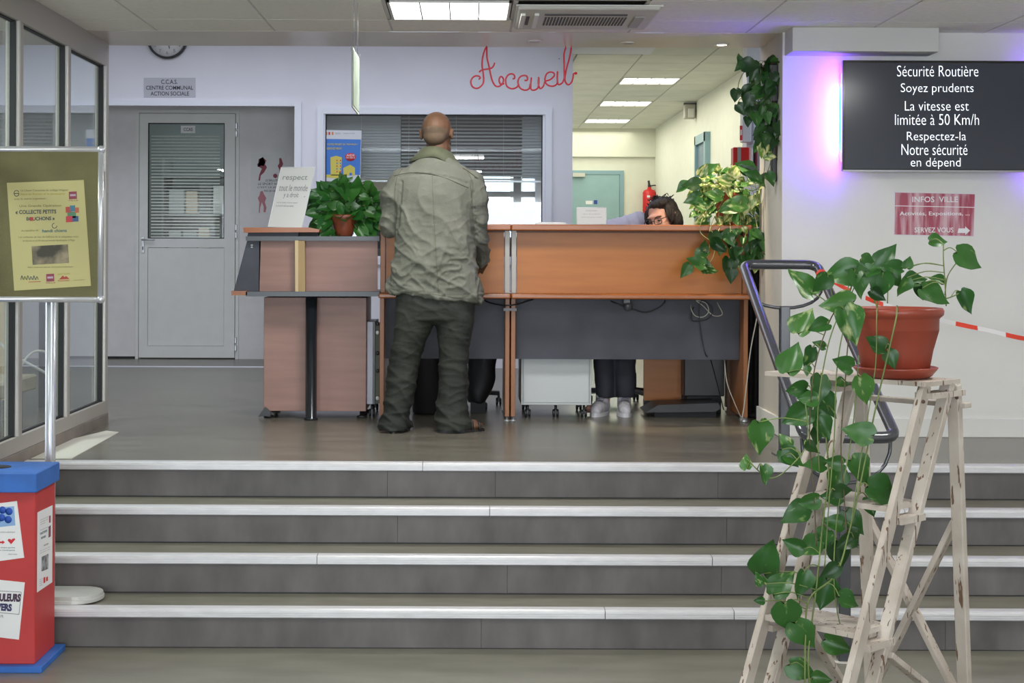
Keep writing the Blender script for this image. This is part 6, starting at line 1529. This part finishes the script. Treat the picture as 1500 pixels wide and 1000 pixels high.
# shirt
LIL = mat('lilac_shirt', (0.42, 0.41, 0.54), 0.75, col2=(0.50, 0.48, 0.62), nscale=6)
mb = MB()
b1, b2 = WP(903, 345, 9.55), WP(936, 330, 9.50)
mb.cap(b1, b2, 0.105, 0.085); mb.cap(WP(896, 350, 9.6), pel + Vector((0, 0, 0.06)), 0.12, 0.165); mb.cap(mid, pel, 0.145, 0.165)
mb.cap(sh1, sh2, 0.07, 0.07); mb.cap(sh1, e1, 0.07, 0.055); mb.cap(e1, w1, 0.055, 0.04); mb.cap(sh2, e2, 0.06, 0.052); mb.cap(e2, w2, 0.052, 0.04)
organic('shirt', mb, LIL, ck_, 0.008, 5, lambda p, n: 0.007 * (ridge(p, (14, 6, 8), (9, 0, 0), 2.0) - 0.5))
# hair
HR = mat('dark_hair', (0.010, 0.007, 0.005), 0.6, col2=(0.022, 0.014, 0.010), nscale=10, stretch=(6, 1, 1), bump=0.6, bscale=90)
mb = MB()
def wp2(p): return h2 + M2 @ Vector(p)
mb.ell(wp2((0, 0.040, 0.040)), (0.094, 0.098, 0.092), M2); mb.ell(wp2((0.045, 0.045, -0.02)), (0.058, 0.072, 0.09), M2); mb.ell(wp2((-0.045, 0.045, -0.02)), (0.055, 0.07, 0.09), M2)
mb.ell(wp2((0.0, 0.075, -0.04)), (0.075, 0.05, 0.08), M2); mb.ell(wp2((0.02, -0.012, 0.092)), (0.062, 0.055, 0.030), M2)
for sx in (-1, 1): mb.ell(wp2((sx * 0.075, -0.01, 0.02)), (0.020, 0.04, 0.06), M2)
hr_ = organic('hair', mb, HR, ck_, 0.006, 3, lambda p, n: 0.006 * (ridge(p, (40, 40, 14), (3, 0, 3), 1.0) - 0.5))
# loose hair strands
mb = MB(); r3 = random.Random(5)
for i in range(36):
    a = r3.uniform(-1.0, 1.0); b = r3.uniform(-0.7, 0.8); p0 = Vector((0.088 * math.sin(a), 0.035 + 0.08 * math.sin(b) * math.cos(a), 0.045 + 0.088 * math.cos(a) * math.cos(b)))
    p1 = p0 * 1.08 + Vector((r3.uniform(-.02, .02), r3.uniform(-0.03, .02), 0.004)); p2 = p0 * 1.04 + Vector((r3.uniform(-.03, .03), r3.uniform(-0.05, .03), -0.01))
    mb.tube(smoothpts([wp2(p0), wp2(p1), wp2(p2)], 3), [0.0022] * 6 + [0.001], 4)
o = obj('loose_strands', mb, HR, ck_); o['kind'] = 'stuff'
# glasses
mb = MB(); GY = -0.108
for sx in (-1, 1):
    pts = [wp2((sx * (0.033 + 0.025 * math.copysign(abs(math.cos(a)) ** 0.6, math.cos(a))), GY + 0.004 * abs(math.cos(a)), 0.0 + 0.018 * math.copysign(abs(math.sin(a)) ** 0.6, math.sin(a)))) for a in [k * math.pi / 10 for k in range(20)]]
    mb.tube(pts, 0.0022, 6, closed=True)
    mb.tube([wp2((sx * 0.058, GY + 0.003, 0.010)), wp2((sx * 0.074, -0.07, 0.010)), wp2((sx * 0.084, 0.0, 0.006))], 0.0022, 6)
mb.tube([wp2((-0.009, GY, 0.004)), wp2((0, GY - 0.003, 0.008)), wp2((0.009, GY, 0.004))], 0.002, 6)
obj('glasses_frame', mb, BLKP, ck_)
for sx in (-1, 1):
    obj('eye', MB().ell(wp2((sx * 0.031, -0.083, 0.002)), (0.012, 0.009, 0.006), M2), mat('eye_dark', (0.05, 0.04, 0.04), 0.3), ck_)
mb = MB()
for sx in (-1, 1): mb.tube([wp2((sx * 0.016, -0.096, 0.022)), wp2((sx * 0.034, -0.096, 0.027)), wp2((sx * 0.052, -0.082, 0.022))], 0.003, 6)
obj('eyebrows', mb, mat('brow_dark', (0.03, 0.02, 0.015)), ck_)
# trousers
mb = MB()
for pxk, s_, a_, b_ in ((888, -1, 870, 901), (916, 1, 898, 932)):
    hip = pel + Vector((0.085 * s_, -0.02, -0.03)); kn = Vector((PX(pxk, 9.42), 9.46, 0.50))
    mb.cap(hip, kn, 0.09, 0.075)
    loft(mb, [((PX(a_ + 4, 9.38) + PX(b_ - 2, 9.38)) / 2, 9.38, P(900, 582, 9.38).z, (PX(b_ - 2, 9.38) - PX(a_ + 4, 9.38)) / 2, 0.075), ((PX(a_, 9.40) + PX(b_, 9.40)) / 2, 9.40, 0.3, (PX(b_, 9.4) - PX(a_, 9.4)) / 2, 0.072), (kn.x, 9.46, 0.52, 0.072, 0.075)], 18)
mb.cap(pel + Vector((-0.08, 0, 0)), pel + Vector((0.08, 0, 0)), 0.12, 0.12)
organic('trousers', mb, mat('slate_trousers', (0.030, 0.033, 0.045), 0.75), ck_, 0.008, 4, lambda p, n: 0.004 * (ridge(p, (8, 8, 12), (0, 0, 4), 2.0) - 0.5))
# trainers
TRN = mat('trainer_grey', (0.50, 0.49, 0.54), 0.6, col2=(0.62, 0.60, 0.64), nscale=40, ramp=(0.45, 0.55))
for pxk, ddx in ((884, -0.35), (916, -0.05)):
    a = Vector((PX(pxk, 9.33), 9.36, 0)); d = Vector((ddx, -1, 0)).normalized(); px = Vector((d.y, -d.x, 0))
    mb = MB(); mb.cap(a + Vector((0, 0, 0.05)) - d * 0.03, a + Vector((0, 0, 0.045)) + d * 0.10, 0.042, 0.040); mb.cap(a + Vector((0, 0, 0.045)) + d * 0.10, a + Vector((0, 0, 0.036)) + d * 0.16, 0.042, 0.034); mb.cap(a + Vector((0, 0, 0.05)), a + Vector((0, 0, 0.10)), 0.042, 0.042)
    t_ = organic('trainer', mb, TRN, ck_, 0.007, 4)
    pts = []
    for k in range(20):
        q = 2 * math.pi * k / 20; pts.append(a + d * (0.065 + 0.135 * math.cos(q)) + px * 0.048 * math.sin(q))
    obj('sole', MB().prism(pts, (0, 0, 0.022)), mat('sole_white', (0.66, 0.66, 0.70), 0.6), ck_)
    mb = MB()
    for k in range(4):
        q = a + d * (0.05 + 0.022 * k) + Vector((0, 0, 0.096 - 0.008 * k)); mb.tube([q - px * 0.024, q + Vector((0, 0, 0.004)), q + px * 0.024], 0.0035, 5)
    obj('laces', mb, mat('lace_grey', (0.22, 0.22, 0.26), 0.7), ck_)
chair('black swivel chair the bending clerk sits on under the long counter', PX(925, 9.95), 9.95, 0.1, 0.44, True)
# footrest, dark, on the floor
t = thing('foot_rest', 'low black foot rest on the floor under the long counter beside the trainers', 'foot rest', (PX(1005, 9.2), 9.25, 0))
obj('plate', MB().prism([P(945, 604, 9.15), P(965, 593, 9.15), P(1052, 590, 9.15), P(1056, 597, 9.15), P(1048, 603, 9.15)], (0, 0.3, 0)), BLKP, t)
B('foot', BLK, t, PX(960, 9.2), PX(1050, 9.2), 9.2, 9.4, 0, 0.045)

t = thing('dark_mass_bin', 'added black bin standing in for the dark chair mass behind the legs of the man', 'bin', (PX(628, 9.5), 9.5, 0))  # bin shape added to fill a dark mass under the counter
obj('bin_body', MB().lathe([(0.075, 0.0), (0.085, 0.01), (0.100, 0.40), (0.106, 0.42), (0.098, 0.42), (0.080, 0.02), (0.001, 0.018)], (PX(626, 9.36), 9.36, 0), 24), BLKP, t)
t = thing('dark_mass_bag', 'added black bag standing in for the dark chair mass behind the right leg of the man', 'bag', (PX(712, 9.45), 9.45, 0))  # bag shape added to fill the other dark mass under the counter
mb = MB(); loft(mb, [(PX(700, 9.45), 9.45, 0.06, 0.055, 0.08), (PX(706, 9.45), 9.45, 0.20, 0.085, 0.09), (PX(709, 9.45), 9.45, 0.40, 0.095, 0.075), (PX(711, 9.45), 9.45, 0.50, 0.09, 0.02)])
organic('bag_body', mb, BLK, t, 0.01, 4, lambda p, n: 0.01 * (ridge(p, (9, 9, 9), (0, 0, 0), 1.0) - 0.5))
obj('strap', MB().tube(smoothpts([(PX(700, 9.45), 9.45, 0.48), (PX(704, 9.45), 9.45, 0.62), (PX(718, 9.45), 9.45, 0.62), (PX(722, 9.45), 9.45, 0.48)], 5), 0.006, 6), BLK, t)
B('foot', BLK, t, PX(690, 9.45), PX(712, 9.45), 9.40, 9.50, 0.0, 0.065)

# ------------------------------------------------------------------ sub-parts: fittings that belong to a part of their thing
SUB = {'soil': 'pot', 'numeral': 'dial', 'hand': 'dial', 'caption_line': 'screen', 'opening': 'lid', 'collar': 'jacket', 'yoke_seam': 'jacket', 'back_seam': 'jacket',
       'armhole_seam': 'jacket', 'hem_seam': 'jacket', 'shoulder_tab': 'jacket', 'tab_button': 'jacket', 'handle': 'door_leaf', 'keyhole': 'door_leaf', 'panel': 'door_leaf',
       'label_card': 'door_leaf', 'door_notice': 'door_leaf', 'blue_badge': 'door_leaf', 'closer': 'door_leaf', 'loose_strands': 'hair', 'lettering': ('plate', 'print', 'sheet'), 'rule': 'print', 'arrow': 'print',
       'edge_strip': 'body', 'back_panel': 'body', 'perforations': 'body', 'intake_slot': 'body', 'louvre_flap': 'body', 'prop_light_edge': 'timber_prop', 'hook': 'board', 'face': 'board',
       'sticker_mark': 'red_sticker', 'logo_stripe': 'town_logo', 'label_band': 'cylinder', 'valve': 'cylinder', 'strap': 'bag_body', 'eye': 'body', 'eyebrows': 'body'}
for root in [o for o in bpy.data.objects if o.parent is None and o.children]:
    kids = list(root.children)
    for ch_o in kids:
        base_n = ch_o.name.split('.')[0]
        if base_n in SUB:
            want = SUB[base_n] if isinstance(SUB[base_n], tuple) else (SUB[base_n],)
            for k_ in kids:
                if k_ is not ch_o and k_.name.split('.')[0] in want and k_.parent is root and k_.location.length < 1e-6:
                    ch_o.parent = k_; break
